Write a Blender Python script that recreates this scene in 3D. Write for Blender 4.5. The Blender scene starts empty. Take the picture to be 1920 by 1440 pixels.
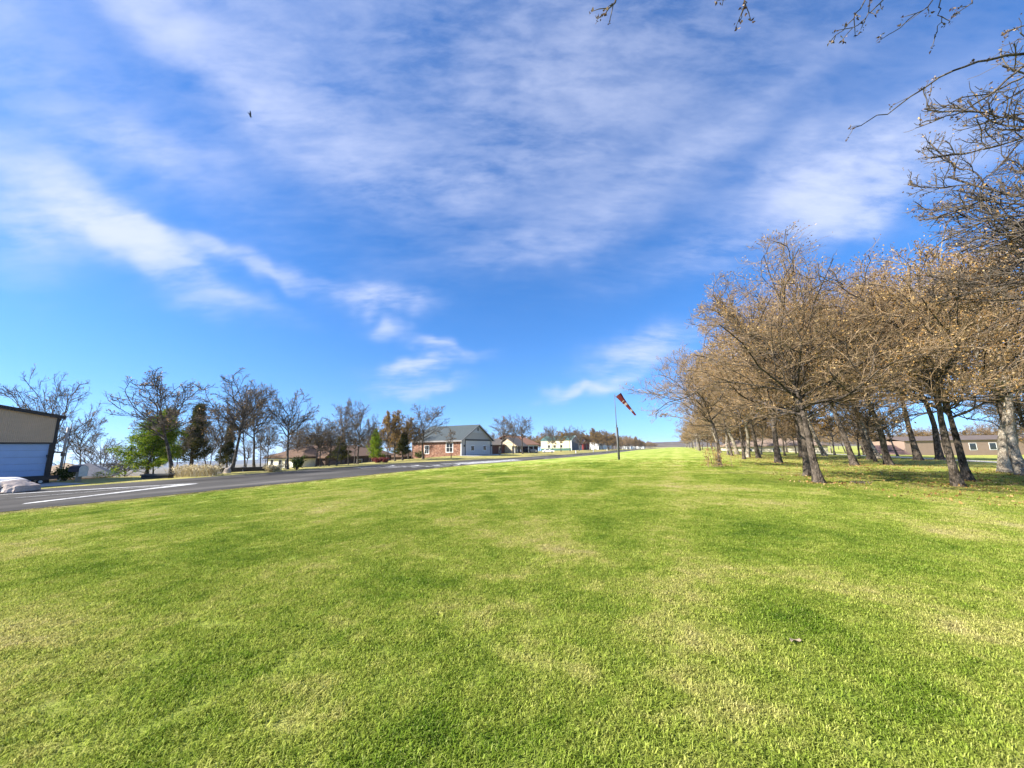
import bpy, math, random
import numpy as np
from mathutils import Vector, Matrix
random.seed(7); RNG = np.random.default_rng(7)
SC = bpy.context.scene
COL = SC.collection
R = math.radians

# ------------------------------------------------------------------ camera
EYE = 1.6
FPX = 693.0                       # focal length in pixels of the 1920 px wide photograph
ROLL = R(1.0)
PITCH = math.atan((837.5 - 720) / FPX)
cp, sp, cr, sr = math.cos(PITCH), math.sin(PITCH), math.cos(ROLL), math.sin(ROLL)
cam = bpy.data.cameras.new('camera'); camo = bpy.data.objects.new('camera', cam); COL.objects.link(camo)
cam.sensor_width = 36; cam.lens = FPX / 1920 * 36
cam.clip_start = 0.05; cam.clip_end = 20000
camo.matrix_world = Matrix(((cr, sr, 0, 0),
                            (sr * sp, -cr * sp, -cp, 0),
                            (-sr * cp, cr * cp, -sp, EYE),
                            (0, 0, 0, 1)))
SC.camera = camo

# ------------------------------------------------------------------ world, sun, exposure
SUN_AZ, SUN_EL = R(-109), R(35)   # azimuth clockwise from +Y (negative is left), elevation
SC.view_settings.view_transform = 'Standard'; SC.view_settings.look = 'None'
SC.view_settings.gamma = 1.0; SC.view_settings.use_curve_mapping = False
SC.view_settings.exposure = 1.36

def ray(px, py):
    x = (px - 960) / FPX; y = -(py - 720) / FPX
    X = x * cr + y * sr; Y = -x * sr + y * cr
    return np.array([X, cp - Y * sp, sp + Y * cp])

class NT:
    """small helper to write node trees"""
    def __init__(s, tree): s.t = tree
    def n(s, typ, **kw):
        nd = s.t.nodes.new(typ)
        for k, v in kw.items(): setattr(nd, k, v)
        return nd
    def put(s, sock, v):
        if v is None: return
        if isinstance(v, bpy.types.NodeSocket): s.t.links.new(v, sock)
        else:
            if hasattr(sock, 'default_value'):
                try: sock.default_value = v
                except Exception: sock.default_value = tuple(v) + (1,)
    def m(s, op, a, b=None, c=None, clamp=False):
        nd = s.n('ShaderNodeMath', operation=op, use_clamp=clamp)
        for i, v in enumerate((a, b, c)):
            if v is not None: s.put(nd.inputs[i], v)
        return nd.outputs[0]
    def vm(s, op, a, b=None):
        nd = s.n('ShaderNodeVectorMath', operation=op)
        s.put(nd.inputs[0], a)
        if b is not None: s.put(nd.inputs[3] if op == 'SCALE' else nd.inputs[1], b)
        return nd.outputs[0]
    def noise(s, vec, scale, detail=4, rough=.55, dist=0, out=0):
        nd = s.n('ShaderNodeTexNoise'); s.put(nd.inputs['Vector'], vec)
        nd.inputs['Scale'].default_value = scale; nd.inputs['Detail'].default_value = detail
        nd.inputs['Roughness'].default_value = rough; nd.inputs['Distortion'].default_value = dist
        return nd.outputs[out]
    def ramp(s, fac, stops, interp='LINEAR'):
        nd = s.n('ShaderNodeValToRGB'); cr_ = nd.color_ramp; cr_.interpolation = interp
        while len(cr_.elements) < len(stops): cr_.elements.new(.5)
        for e, (p, c) in zip(cr_.elements, stops):
            e.position = p; e.color = (c, c, c, 1) if isinstance(c, (int, float)) else tuple(c)[:3] + (1,)
        s.put(nd.inputs[0], fac); return nd.outputs[0]
    def mix(s, fac, a, b, blend='MIX'):
        nd = s.n('ShaderNodeMix', data_type='RGBA', blend_type=blend)
        s.put(nd.inputs[0], fac)
        for i, v in ((6, a), (7, b)):
            s.put(nd.inputs[i], v if isinstance(v, bpy.types.NodeSocket) else tuple(v)[:3] + (1,))
        return nd.outputs[2]
    def mr(s, v, a, b, c=0, d=1, smooth=True):
        nd = s.n('ShaderNodeMapRange', interpolation_type='SMOOTHSTEP' if smooth else 'LINEAR', clamp=True)
        for i, x in enumerate((v, a, b, c, d)): s.put(nd.inputs[i], x)
        return nd.outputs[0]

def build_world():
    w = bpy.data.worlds.new('World'); SC.world = w; w.use_nodes = True
    t = w.node_tree; t.nodes.clear(); N = NT(t)
    d = N.n('ShaderNodeTexCoord').outputs['Generated']
    sx = N.n('ShaderNodeSeparateXYZ'); N.put(sx.inputs[0], d)
    zc = N.m('ADD', N.m('MULTIPLY', N.m('MAXIMUM', sx.outputs[2], 0.0), .88), 0.125)
    cx = N.n('ShaderNodeCombineXYZ')
    for i, v in enumerate((sx.outputs[0], sx.outputs[1], zc)): N.put(cx.inputs[i], v)
    sky = N.n('ShaderNodeTexSky', sky_type='NISHITA'); sky.sun_disc = False
    sky.sun_elevation = SUN_EL; sky.sun_rotation = SUN_AZ
    sky.air_density = 1.0; sky.dust_density = 0.15; sky.ozone_density = 3.0; sky.altitude = 200
    N.put(sky.inputs['Vector'], cx.outputs[0])
    hs = N.n('ShaderNodeHueSaturation'); hs.inputs['Hue'].default_value = 0.508
    hs.inputs['Saturation'].default_value = 1.30; hs.inputs['Value'].default_value = 1.10
    N.put(hs.inputs['Color'], sky.outputs[0])
    # high cirrus: direction angles warped by noise, soft patches, streaked texture
    den = N.m('ADD', zc, 0.10)
    px = N.m('DIVIDE', sx.outputs[0], den); py = N.m('DIVIDE', sx.outputs[1], den)
    pv = N.n('ShaderNodeCombineXYZ'); N.put(pv.inputs[0], px); N.put(pv.inputs[1], py)
    wv = N.vm('SUBTRACT', N.noise(d, 5.0, 3, .6, out=1), (.5, .5, .5))
    wx = N.n('ShaderNodeSeparateXYZ'); N.put(wx.inputs[0], wv)
    az = N.m('ADD', N.m('MULTIPLY', N.m('ARCTAN2', sx.outputs[0], sx.outputs[1]), 57.2958), N.m('MULTIPLY', wx.outputs[0], 14.))
    el = N.m('ADD', N.m('MULTIPLY', N.m('ARCSINE', sx.outputs[2]), 57.2958), N.m('MULTIPLY', wx.outputs[1], 9.))
    # (px, py, half width, half height in degrees, tilt, strength); px,py only name the spot in the sky
    BL = [(165, 392, 4.2, 2.0, -25, 1.5), (240, 440, 5.0, 1.7, -35, 1.25), (340, 490, 6, 1.3, -24, .85), (470, 500, 7, 1.0, 0, .75),
          (20, 395, 3.5, 5, 0, .8), (15, 270, 4, 2.5, 0, .35), (1600, 330, 7.5, 3.4, 6, 1.35), (1480, 330, 5, 3, 10, .6), (1640, 380, 6, 2.2, 8, .6),
          (700, 560, 5.0, 1.7, 0, 1.0), (790, 687, 5.0, 1.0, 6, 1.25), (830, 655, 4, .8, -10, .9), (715, 622, 2.5, 1.2, 0, .7),
          (1205, 655, 6.0, 2.0, 5, .85), (1110, 716, 5, .9, 14, 1.0), (790, 722, 5, .9, 0, .7), (430, 575, 5, 1.6, 0, .3),
          (560, 190, 16, 5, -25, .27), (330, 60, 14, 3.2, -20, .5), (900, 330, 14, 3, 8, .35), (1050, 110, 26, 9, 5, .34), (1250, 310, 16, 2.6, 12, .34),
          (1040, 460, 16, 2.6, 8, .30), (1330, 480, 10, 2, 5, .3), (300, 290, 4, 2, 0, .4), (120, 170, 14, 4, -15, .3)]
    tot = None
    for (bx, by, sa, se, tilt, amp) in BL:
        r = ray(bx, by); r = r / np.linalg.norm(r)
        a0, e0 = math.degrees(math.atan2(r[0], r[1])), math.degrees(math.asin(r[2]))
        da = N.m('MULTIPLY', N.m('SUBTRACT', az, a0), math.cos(R(e0)))
        de = N.m('SUBTRACT', el, e0)
        c, s_ = math.cos(R(tilt)), math.sin(R(tilt))
        u = N.m('ADD', N.m('MULTIPLY', da, c / sa), N.m('MULTIPLY', de, s_ / sa))
        v = N.m('ADD', N.m('MULTIPLY', da, -s_ / se), N.m('MULTIPLY', de, c / se))
        q = N.m('ADD', N.m('MULTIPLY', u, u), N.m('MULTIPLY', v, v))
        g = N.m('MULTIPLY', N.m('EXPONENT', N.m('MULTIPLY', q, -1.0)), amp)
        tot = g if tot is None else N.m('ADD', tot, g)
    mp = N.n('ShaderNodeMapping'); mp.inputs['Scale'].default_value = (1.0, 2.6, 1); mp.inputs['Rotation'].default_value = (0, 0, R(-18))
    N.put(mp.inputs[0], pv.outputs[0])
    n1 = N.noise(mp.outputs[0], 1.2, 8, .58, .35)
    n2 = N.noise(mp.outputs[0], 4.0, 7, .60, .3)
    n3 = N.noise(mp.outputs[0], 11.0, 6, .62, .2)
    tex = N.m('ADD', N.m('MULTIPLY', N.mr(n1, .36, .66), .80), N.m('ADD', N.m('MULTIPLY', N.mr(n2, .36, .68), .50), N.m('MULTIPLY', N.mr(n3, .35, .7), .34)))
    veil = N.m('MULTIPLY', N.mr(el, 14, 62), N.m('MULTIPLY', N.m('MULTIPLY', tex, .75), .36))
    dens = N.m('ADD', N.m('MULTIPLY', tot, N.m('ADD', .16, N.m('MULTIPLY', tex, .80))), veil)
    fac = N.m('MULTIPLY', N.m('SUBTRACT', 1.0, N.m('EXPONENT', N.m('MULTIPLY', dens, -1.25))), .95, clamp=True)
    col = N.mix(fac, hs.outputs[0], (3.5, 3.85, 5.0))
    bg = N.n('ShaderNodeBackground'); N.put(bg.inputs[0], col); bg.inputs[1].default_value = 0.092
    out = N.n('ShaderNodeOutputWorld'); t.links.new(bg.outputs[0], out.inputs[0])
build_world()
sun = bpy.data.lights.new('sun', 'SUN'); sun.energy = 5.0; sun.angle = R(0.5); sun.color = (1, .95, .86)
suno = bpy.data.objects.new('sun', sun); COL.objects.link(suno)
sd = Vector((math.sin(SUN_AZ) * math.cos(SUN_EL), math.cos(SUN_AZ) * math.cos(SUN_EL), math.sin(SUN_EL)))
suno.rotation_euler = sd.to_track_quat('Z', 'Y').to_euler(); suno.location = (-30, -10, 40)

# ------------------------------------------------------------------ terrain
TA = R(23.5); ST, CT = math.sin(TA), math.cos(TA)          # runway axis, clockwise from +Y
def uv2xy(u, v): return (u * ST - v * CT, u * CT + v * ST)
def xy2uv(x, y): return (x * ST + y * CT, -(x * CT - y * ST))
US = np.array([-300, -30, 10, 40, 75, 130, 250, 500, 1000, 4000.])
VS = np.array([-1500, -150, -60, -15, -3, 6, 21, 37, 44, 50, 70, 110, 200, 400, 5000.])
ZT = np.array([
 [-20] * 10,
 [-3, -3, -3, -3, -3, -3.2, -4, -6, -10, -20],
 [-1.5, -1.5, -1.5, -1.6, -1.9, -2.4, -2.6, -5, -9, -20],
 [-.45, -.45, -.45, -.45, -.5, -.8, -1.2, -4, -8, -20],
 [0, 0, 0, 0, -.1, -.2, -.5, -3.5, -8, -20],
 [0, 0, 0, 0, -.2, -.5, -1.0, -3.5, -8, -20],
 [-.5, -.5, -.5, -.5, -.95, -1.5, -1.9, -4, -8, -20],
 [-.5, -.5, -.45, -.4, -.9, -1.45, -1.9, -4, -8, -20],
 [-.55, -.55, -.5, -.5, -.6, -1.0, -1.6, -4, -8, -20],
 [-.6, -.6, -.55, -.9, -.35, -.7, -1.3, -4, -8, -20],
 [-1.5, -1.5, -1.5, -2.1, -1.5, -.9, -1.3, -4, -8, -20],
 [-8, -8, -8, -8, -6, -3.5, -3, -6, -10, -20],
 [-35, -35, -35, -32, -28, -15, -10, -14, -18, -25],
 [-90, -90, -90, -85, -75, -50, -30, -30, -35, -40],
 [-140] * 10], float)
def zuv(u, v):
    u = np.clip(np.asarray(u, float), US[0], US[-1] - 1e-6); v = np.clip(np.asarray(v, float), VS[0], VS[-1] - 1e-6)
    i = np.clip(np.searchsorted(US, u, 'right') - 1, 0, len(US) - 2); j = np.clip(np.searchsorted(VS, v, 'right') - 1, 0, len(VS) - 2)
    a = (u - US[i]) / (US[i + 1] - US[i]); b = (v - VS[j]) / (VS[j + 1] - VS[j])
    return (ZT[j, i] * (1 - a) + ZT[j, i + 1] * a) * (1 - b) + (ZT[j + 1, i] * (1 - a) + ZT[j + 1, i + 1] * a) * b
def zxy(x, y): return zuv(*xy2uv(x, y))
def gpt(px, py):
    """the point of the ground seen at a spot of the photograph"""
    d = ray(px, py); lo, t = 0., .5
    while t < 3000:
        p = d * t; 
        if EYE + p[2] < zxy(p[0], p[1]): break
        lo, t = t, t * 1.04
    for _ in range(40):
        m = (lo + t) / 2; p = d * m
        if EYE + p[2] < zxy(p[0], p[1]): t = m
        else: lo = m
    p = d * t; return Vector((p[0], p[1], float(zxy(p[0], p[1]))))
def ipt(px, py, depth):
    p = ray(px, py) * depth; return Vector((p[0], p[1], p[2] + EYE))
def pix(p):
    """where a point of the place falls on the photograph (for sizing trees)"""
    q = Vector(p) - Vector((0, 0, EYE)); rt = Vector((cr, sr * sp, -sr * cp)); up = Vector((sr, -cr * sp, cr * cp)); fw = Vector((0, cp, sp))
    z = q.dot(fw); return 960 + FPX * q.dot(rt) / z, 720 - FPX * q.dot(up) / z

# ------------------------------------------------------------------ object helpers
def tag(o, label=None, cat=None, group=None, kind=None):
    if label: o['label'] = label
    if cat: o['category'] = cat
    if group: o['group'] = group
    if kind: o['kind'] = kind
    return o
def thing(name, label, cat, loc=(0, 0, 0), rz=0, group=None):
    o = bpy.data.objects.new(name, None); COL.objects.link(o); o.empty_display_size = .3
    o.location = loc; o.rotation_euler = (0, 0, rz); return tag(o, label, cat, group)
def link(name, me, parent=None):
    o = bpy.data.objects.new(name, me); COL.objects.link(o)
    if parent: o.parent = parent
    return o
class MB:
    def __init__(s): s.v = []; s.f = []; s.mi = []; s.cur = 0
    def add(s, vs, fs):
        b = len(s.v); s.v += [tuple(v) for v in vs]; s.f += [tuple(i + b for i in f) for f in fs]; s.mi += [s.cur] * len(fs); return s
    def box(s, x0, x1, y0, y1, z0, z1):
        return s.add([(x, y, z) for z in (z0, z1) for y in (y0, y1) for x in (x0, x1)],
                     [(0, 2, 3, 1), (4, 5, 7, 6), (0, 1, 5, 4), (1, 3, 7, 5), (3, 2, 6, 7), (2, 0, 4, 6)])
    def prism(s, poly, a0, a1, axis='y'):
        """polygon in XZ swept along Y (axis y) or in YZ swept along X (axis x)"""
        n = len(poly)
        vs = [(p[0], a, p[1]) if axis == 'y' else (a, p[0], p[1]) for a in (a0, a1) for p in poly]
        return s.add(vs, [tuple(range(n)), tuple(range(2 * n - 1, n - 1, -1))] + [(i, i + n, (i + 1) % n + n, (i + 1) % n) for i in range(n)])
    def gable_roof(s, x0, x1, y0, y1, ze, zr, th=.18, o=.4, oe=.4, axis='y', xm=None):
        xm = (x0 + x1) / 2 if xm is None else xm
        sl = (zr - ze) / (xm - x0); sr_ = (zr - ze) / (x1 - xm)
        P = [(x0 - oe, ze - oe * sl), (xm, zr), (x1 + oe, ze - oe * sr_)]
        return s.prism(P + [(a, b + th) for a, b in reversed(P)], y0 - o, y1 + o, axis)
    def hip_roof(s, x0, x1, y0, y1, ze, zr, o=.5, th=.2):
        x0 -= o; x1 += o; y0 -= o; y1 += o; w = min(x1 - x0, y1 - y0) / 2
        if x1 - x0 > y1 - y0: r = [(x0 + w, (y0 + y1) / 2, zr), (x1 - w, (y0 + y1) / 2, zr)]; top = [(4, 5, 9, 8), (5, 6, 9), (6, 7, 8, 9), (7, 4, 8)]
        else: r = [((x0 + x1) / 2, y0 + w, zr), ((x0 + x1) / 2, y1 - w, zr)]; top = [(4, 5, 8), (5, 6, 9, 8), (6, 7, 9), (7, 4, 8, 9)]
        b = [(x0, y0), (x1, y0), (x1, y1), (x0, y1)]
        return s.add([(x, y, ze - th) for x, y in b] + [(x, y, ze) for x, y in b] + r,
                     [(3, 2, 1, 0), (0, 1, 5, 4), (1, 2, 6, 5), (2, 3, 7, 6), (3, 0, 4, 7)] + top)
    def tube(s, pts, rad, n=8, cap=True):
        pts = [Vector(p) for p in pts]; k = len(pts); rad = [rad] * k if isinstance(rad, (int, float)) else rad
        vs, fs = [], []
        ref = Vector((0.31, 0.2, .93))
        for i in range(k):
            t = (pts[min(i + 1, k - 1)] - pts[max(i - 1, 0)]).normalized()
            a = t.cross(ref)
            if a.length < .05: a = t.cross(Vector((1, 0, 0)))
            a.normalize(); b = t.cross(a)
            for j in range(n):
                th = 2 * math.pi * j / n; vs.append(pts[i] + (a * math.cos(th) + b * math.sin(th)) * rad[i])
        for i in range(k - 1):
            for j in range(n):
                fs.append((i * n + j, i * n + (j + 1) % n, (i + 1) * n + (j + 1) % n, (i + 1) * n + j))
        if cap: fs += [tuple(range(n - 1, -1, -1)), tuple(range((k - 1) * n, k * n))]
        return s.add(vs, fs)
    def build(s, name, mat, parent=None, smooth=False):
        me = bpy.data.meshes.new(name); me.from_pydata(s.v, [], s.f)
        for m_ in (mat if isinstance(mat, (list, tuple)) else [mat]): me.materials.append(m_)
        me.polygons.foreach_set('material_index', s.mi)
        if smooth: me.polygons.foreach_set('use_smooth', [True] * len(s.f))
        me.update(); return link(name, me, parent)

# ------------------------------------------------------------------ materials
MATS = {}
def mat(name, col, rough=.8, var=.25, scale=6., bump=0., bscale=40., stretch=(1, 1, 1), metal=0., spec=.3, wave=None):
    """plain surface with a two-tone noise and a bump; wave = (scale, strength, axis) adds ribs"""
    if name in MATS: return MATS[name]
    m_ = bpy.data.materials.new(name); m_.use_nodes = True; t = m_.node_tree; N = NT(t); p = t.nodes['Principled BSDF']
    oc = N.n('ShaderNodeTexCoord').outputs['Object']
    mp = N.n('ShaderNodeMapping'); mp.inputs['Scale'].default_value = stretch; N.put(mp.inputs[0], oc)
    n1 = N.noise(mp.outputs[0], scale, 6, .6)
    lo = tuple(c * (1 - var) for c in col); hi = tuple(min(1, c * (1 + var)) for c in col)
    N.put(p.inputs['Base Color'], N.ramp(n1, [(.3, lo), (.7, hi)]))
    p.inputs['Roughness'].default_value = rough; p.inputs['Metallic'].default_value = metal; p.inputs['Specular IOR Level'].default_value = spec
    h = None
    if bump: h = N.m('MULTIPLY', N.noise(mp.outputs[0], bscale, 4, .6), bump)
    if wave:
        wt = N.n('ShaderNodeTexWave', wave_type='BANDS', bands_direction=wave[2]); wt.inputs['Scale'].default_value = wave[0]; N.put(wt.inputs[0], oc)
        wv = N.m('MULTIPLY', N.m('POWER', wt.outputs['Fac'], 4.0), wave[1]); h = wv if h is None else N.m('ADD', h, wv)
    if h is not None:
        b = N.n('ShaderNodeBump'); b.inputs['Strength'].default_value = 1; b.inputs['Distance'].default_value = .05
        N.put(b.inputs['Height'], h); N.put(p.inputs['Normal'], b.outputs[0])
    MATS[name] = m_; return m_

def lawn_group():
    g = bpy.data.node_groups.new('lawn colour', 'ShaderNodeTree')
    g.interface.new_socket('Color', in_out='OUTPUT', socket_type='NodeSocketColor')
    g.interface.new_socket('Dry', in_out='OUTPUT', socket_type='NodeSocketFloat')
    N = NT(g); pos = N.n('ShaderNodeNewGeometry').outputs['Position']
    s = N.n('ShaderNodeSeparateXYZ'); N.put(s.inputs[0], pos)
    u = N.m('ADD', N.m('MULTIPLY', s.outputs[0], ST), N.m('MULTIPLY', s.outputs[1], CT))
    v = N.m('SUBTRACT', N.m('MULTIPLY', s.outputs[1], ST), N.m('MULTIPLY', s.outputs[0], CT))
    big = N.noise(pos, .22, 3, .55, .15); mid = N.noise(pos, .95, 5, .62, .1); fine = N.noise(pos, 5., 4, .6)
    f = N.m('SUBTRACT', N.m('ADD', N.m('ADD', N.m('MULTIPLY', big, .50), N.m('MULTIPLY', mid, .43)), N.m('MULTIPLY', fine, .27)), .085)
    f = N.m('ADD', f, N.m('MULTIPLY', N.m('SINE', N.m('MULTIPLY', N.m('ADD', v, N.m('MULTIPLY', big, .8)), 2.9)), .013))
    col = N.ramp(f, LAWN)
    # leaf litter and thin grass under the grove
    gr = N.m('ADD', N.m('MULTIPLY', N.m('SUBTRACT', mid, .5), 9.), N.m('MULTIPLY', N.m('SUBTRACT', big, .5), 10.))
    gm = N.m('MULTIPLY', N.mr(N.m('ADD', v, gr), -2.5, -7.5), N.mr(u, 12, 22))
    lit = N.mix(N.mr(fine, .45, .62), (.27, .29, .045), (.40, .31, .12))
    lit = N.mix(N.mr(v, -25, -45), lit, (.40, .37, .09))
    col = N.mix(N.m('MULTIPLY', gm, N.mr(N.m('ADD', mid, N.m('MULTIPLY', fine, .5)), .55, .95, .30, .9)), col, lit)
    # dry winter turf beyond the runway
    ym = N.mr(v, 35.5, 36.6)
    yc = N.ramp(N.m('ADD', N.m('MULTIPLY', mid, .6), N.m('MULTIPLY', fine, .4)), [(.35, (.15, .15, .03)), (.5, (.36, .31, .10)), (.7, (.50, .42, .18))])
    col = N.mix(ym, col, yc)
    em = N.m('MULTIPLY', N.mr(N.m('ADD', v, N.m('MULTIPLY', N.m('SUBTRACT', fine, .5), 2.2)), 22.1, 23.0), N.m('SUBTRACT', 1., ym))
    col = N.mix(N.m('MULTIPLY', em, .7), col, (.34, .28, .13))
    far = N.mr(v, 75, 130); col = N.mix(far, col, (.16, .13, .08))
    o = N.n('NodeGroupOutput'); N.put(o.inputs[0], col); N.put(o.inputs[1], N.mr(f, .5, .72)); return g
LAWN = [(.36, (.095, .180, .016)), (.44, (.205, .290, .032)), (.52, (.325, .380, .062)), (.59, (.46, .455, .125)), (.68, (.54, .47, .21))]
LG = lawn_group()

def ground_mat():
    m_ = bpy.data.materials.new('lawn'); m_.use_nodes = True; t = m_.node_tree; N = NT(t); p = t.nodes['Principled BSDF']
    g = N.n('ShaderNodeGroup'); g.node_tree = LG
    pos = N.n('ShaderNodeNewGeometry').outputs['Position']
    n = N.noise(pos, 22., 5, .7); n2 = N.noise(pos, 2.6, 4, .65)
    k = N.m('ADD', N.m('MULTIPLY', n, 1.0), N.m('MULTIPLY', n2, .30))
    c = N.mix(1.0, g.outputs[0], N.ramp(k, [(.45, .55), (.64, 1.0), (.85, 1.35)]), 'MULTIPLY')
    rr_ = N.n('ShaderNodeVectorMath', operation='LENGTH'); N.put(rr_.inputs[0], pos)   # bare thatch between the tufts of the dense lawn
    c = N.mix(N.mr(rr_.outputs['Value'], 14, 40, .42, 0), c, (.10, .105, .025))
    N.put(p.inputs['Base Color'], c); p.inputs['Roughness'].default_value = .95; p.inputs['Specular IOR Level'].default_value = .1
    b = N.n('ShaderNodeBump'); b.inputs['Strength'].default_value = .9; b.inputs['Distance'].default_value = .06
    N.put(b.inputs['Height'], N.m('ADD', N.noise(pos, 9., 6, .75), N.m('MULTIPLY', n2, .5))); N.put(p.inputs['Normal'], b.outputs[0]); return m_
def leafy(name, colsock, trans=.35, rough=.6):
    """thin leaf: diffuse plus light passing through; colsock(N) gives the colour"""
    m_ = bpy.data.materials.new(name); m_.use_nodes = True; t = m_.node_tree; N = NT(t); t.nodes.clear()
    c = colsock(N); d = N.n('ShaderNodeBsdfDiffuse'); N.put(d.inputs[0], c); tr = N.n('ShaderNodeBsdfTranslucent'); N.put(tr.inputs[0], c)
    mx = N.n('ShaderNodeMixShader'); mx.inputs[0].default_value = trans
    t.links.new(d.outputs[0], mx.inputs[1]); t.links.new(tr.outputs[0], mx.inputs[2])
    o = N.n('ShaderNodeOutputMaterial'); t.links.new(mx.outputs[0], o.inputs[0]); return m_
def blade_col(N):
    g = N.n('ShaderNodeGroup'); g.node_tree = LG
    at = N.n('ShaderNodeAttribute', attribute_name='tone').outputs['Fac']
    c = N.mix(N.m('MULTIPLY', N.mr(at, .70, 1.0), N.m('ADD', .35, N.m('MULTIPLY', g.outputs[1], .6))), g.outputs[0], (.44, .38, .17))
    return N.mix(1.0, c, N.ramp(at, [(0, .36), (.3, .82), (.8, 1.36), (1, 1.5)]), 'MULTIPLY')
def rnd_col(stops):
    def f(N):
        r = N.n('ShaderNodeNewGeometry').outputs['Random Per Island']; return N.ramp(r, stops)
    return f
def bark_mat(name, dark, light, zs=.35):
    m_ = bpy.data.materials.new(name); m_.use_nodes = True; t = m_.node_tree; N = NT(t); p = t.nodes['Principled BSDF']
    pos = N.n('ShaderNodeNewGeometry').outputs['Position']
    mp = N.n('ShaderNodeMapping'); mp.inputs['Scale'].default_value = (1, 1, zs); N.put(mp.inputs[0], pos)
    vo = N.n('ShaderNodeTexVoronoi'); vo.inputs['Scale'].default_value = 16; N.put(vo.inputs['Vector'], N.vm('ADD', mp.outputs[0], N.vm('SCALE', N.noise(mp.outputs[0], 9, 3, .6, out=1), .12)))
    n = N.noise(pos, 3.0, 5, .65); h = N.mr(vo.outputs['Distance'], .0, .55, 1, 0)
    c = N.ramp(N.m('ADD', N.m('MULTIPLY', N.m('SUBTRACT', 1., h), -.35), N.m('ADD', n, .22)), [(.25, dark), (.62, light)])
    N.put(p.inputs['Base Color'], c); p.inputs['Roughness'].default_value = .95; p.inputs['Specular IOR Level'].default_value = .1
    b = N.n('ShaderNodeBump'); b.inputs['Strength'].default_value = 1; b.inputs['Distance'].default_value = .04
    N.put(b.inputs['Height'], N.m('ADD', h, N.m('MULTIPLY', n, .6))); N.put(p.inputs['Normal'], b.outputs[0]); return m_
BARK = bark_mat('oak bark', (.020, .016, .012), (.18, .142, .108))
BARKD = bark_mat('dark bark', (.030, .026, .022), (.17, .145, .12))
BARK_LIT = bark_mat('sunlit bark tone', (.12, .095, .07), (.50, .43, .33))  # lit copy of the oak bark: sunlight on the whitish trunks put into the colour
TWIG = mat('twig bark', (.25, .172, .098), .9, .8, 5)
TWIGD = mat('dark twig bark', (.105, .085, .065), .9, .4, 1.5)
DEAD = leafy('dead oak leaves', rnd_col([(0, (.09, .045, .018)), (.35, (.29, .155, .05)), (.7, (.45, .28, .10)), (1, (.58, .43, .22))]), .3)
RUST = leafy('russet leaves', rnd_col([(0, (.12, .065, .02)), (.5, (.33, .19, .05)), (1, (.48, .32, .10))]), .35)
NEED = leafy('pine needles', rnd_col([(0, (.035, .08, .010)), (.4, (.13, .24, .020)), (.75, (.29, .37, .03)), (1, (.46, .45, .05))]), .25)
NEEDD = leafy('dark needles', rnd_col([(0, (.022, .034, .010)), (.6, (.075, .085, .022)), (1, (.16, .13, .04))]), .25)
REDL = leafy('red leaves', rnd_col([(0, (.10, .02, .02)), (.6, (.20, .045, .05)), (1, (.32, .13, .10))]), .3)
BUD = leafy('withered buds', rnd_col([(0, (.05, .03, .018)), (.6, (.14, .085, .045)), (1, (.38, .28, .18))]), .2)
STRAW = leafy('straw', rnd_col([(0, (.36, .27, .13)), (.6, (.62, .52, .32)), (1, (.75, .68, .50))]), .3)
SHRUB = leafy('shrub leaves', rnd_col([(0, (.03, .06, .012)), (.6, (.09, .13, .025)), (1, (.18, .19, .05))]), .3)

# ------------------------------------------------------------------ setting: ground, runway, drives, hills
def grid_lines(nodes, steps):
    out = []
    for a, b, st in zip(nodes[:-1], nodes[1:], steps):
        k = max(1, int(math.ceil((b - a) / st))); out += list(np.linspace(a, b, k + 1)[:-1])
    return np.array(out + [nodes[-1]])
def sheet(name, us, vs, m_, dz=0.):
    U, V = np.meshgrid(us, vs); X, Y = uv2xy(U, V); Z = zuv(U, V) + dz
    n, k = len(us), len(vs)
    vv = np.stack([X, Y, Z], -1).reshape(-1, 3)
    me = bpy.data.meshes.new(name)
    fs = [(j * n + i, (j + 1) * n + i, (j + 1) * n + i + 1, j * n + i + 1) for j in range(k - 1) for i in range(n - 1)]
    fs = [f[::-1] for f in fs]
    me.from_pydata(vv.tolist(), [], fs); me.materials.append(m_); me.polygons.foreach_set('use_smooth', [True] * len(fs)); me.update()
    return tag(link(name, me), kind='structure')
UL = grid_lines(US, [60, 10, 10, 10, 14, 30, 50, 100, 500]); VL = grid_lines(VS, [200, 20, 10, 4, 3, 4, 4, 4, 3, 5, 10, 20, 50, 600])
sheet('ground', UL, VL, ground_mat())
ASPH = mat('asphalt', (.082, .080, .076), .9, .30, .35, .5, 60, (1, 1, 1))
def strip(name, u0, u1, v0, v1, m_, dz):
    us = np.array([u0] + [x for x in UL if u0 < x < u1] + [u1]); vs = np.array([v0] + [x for x in VL if v0 < x < v1] + [v1])
    return sheet(name, us, vs, m_, dz)
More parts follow.
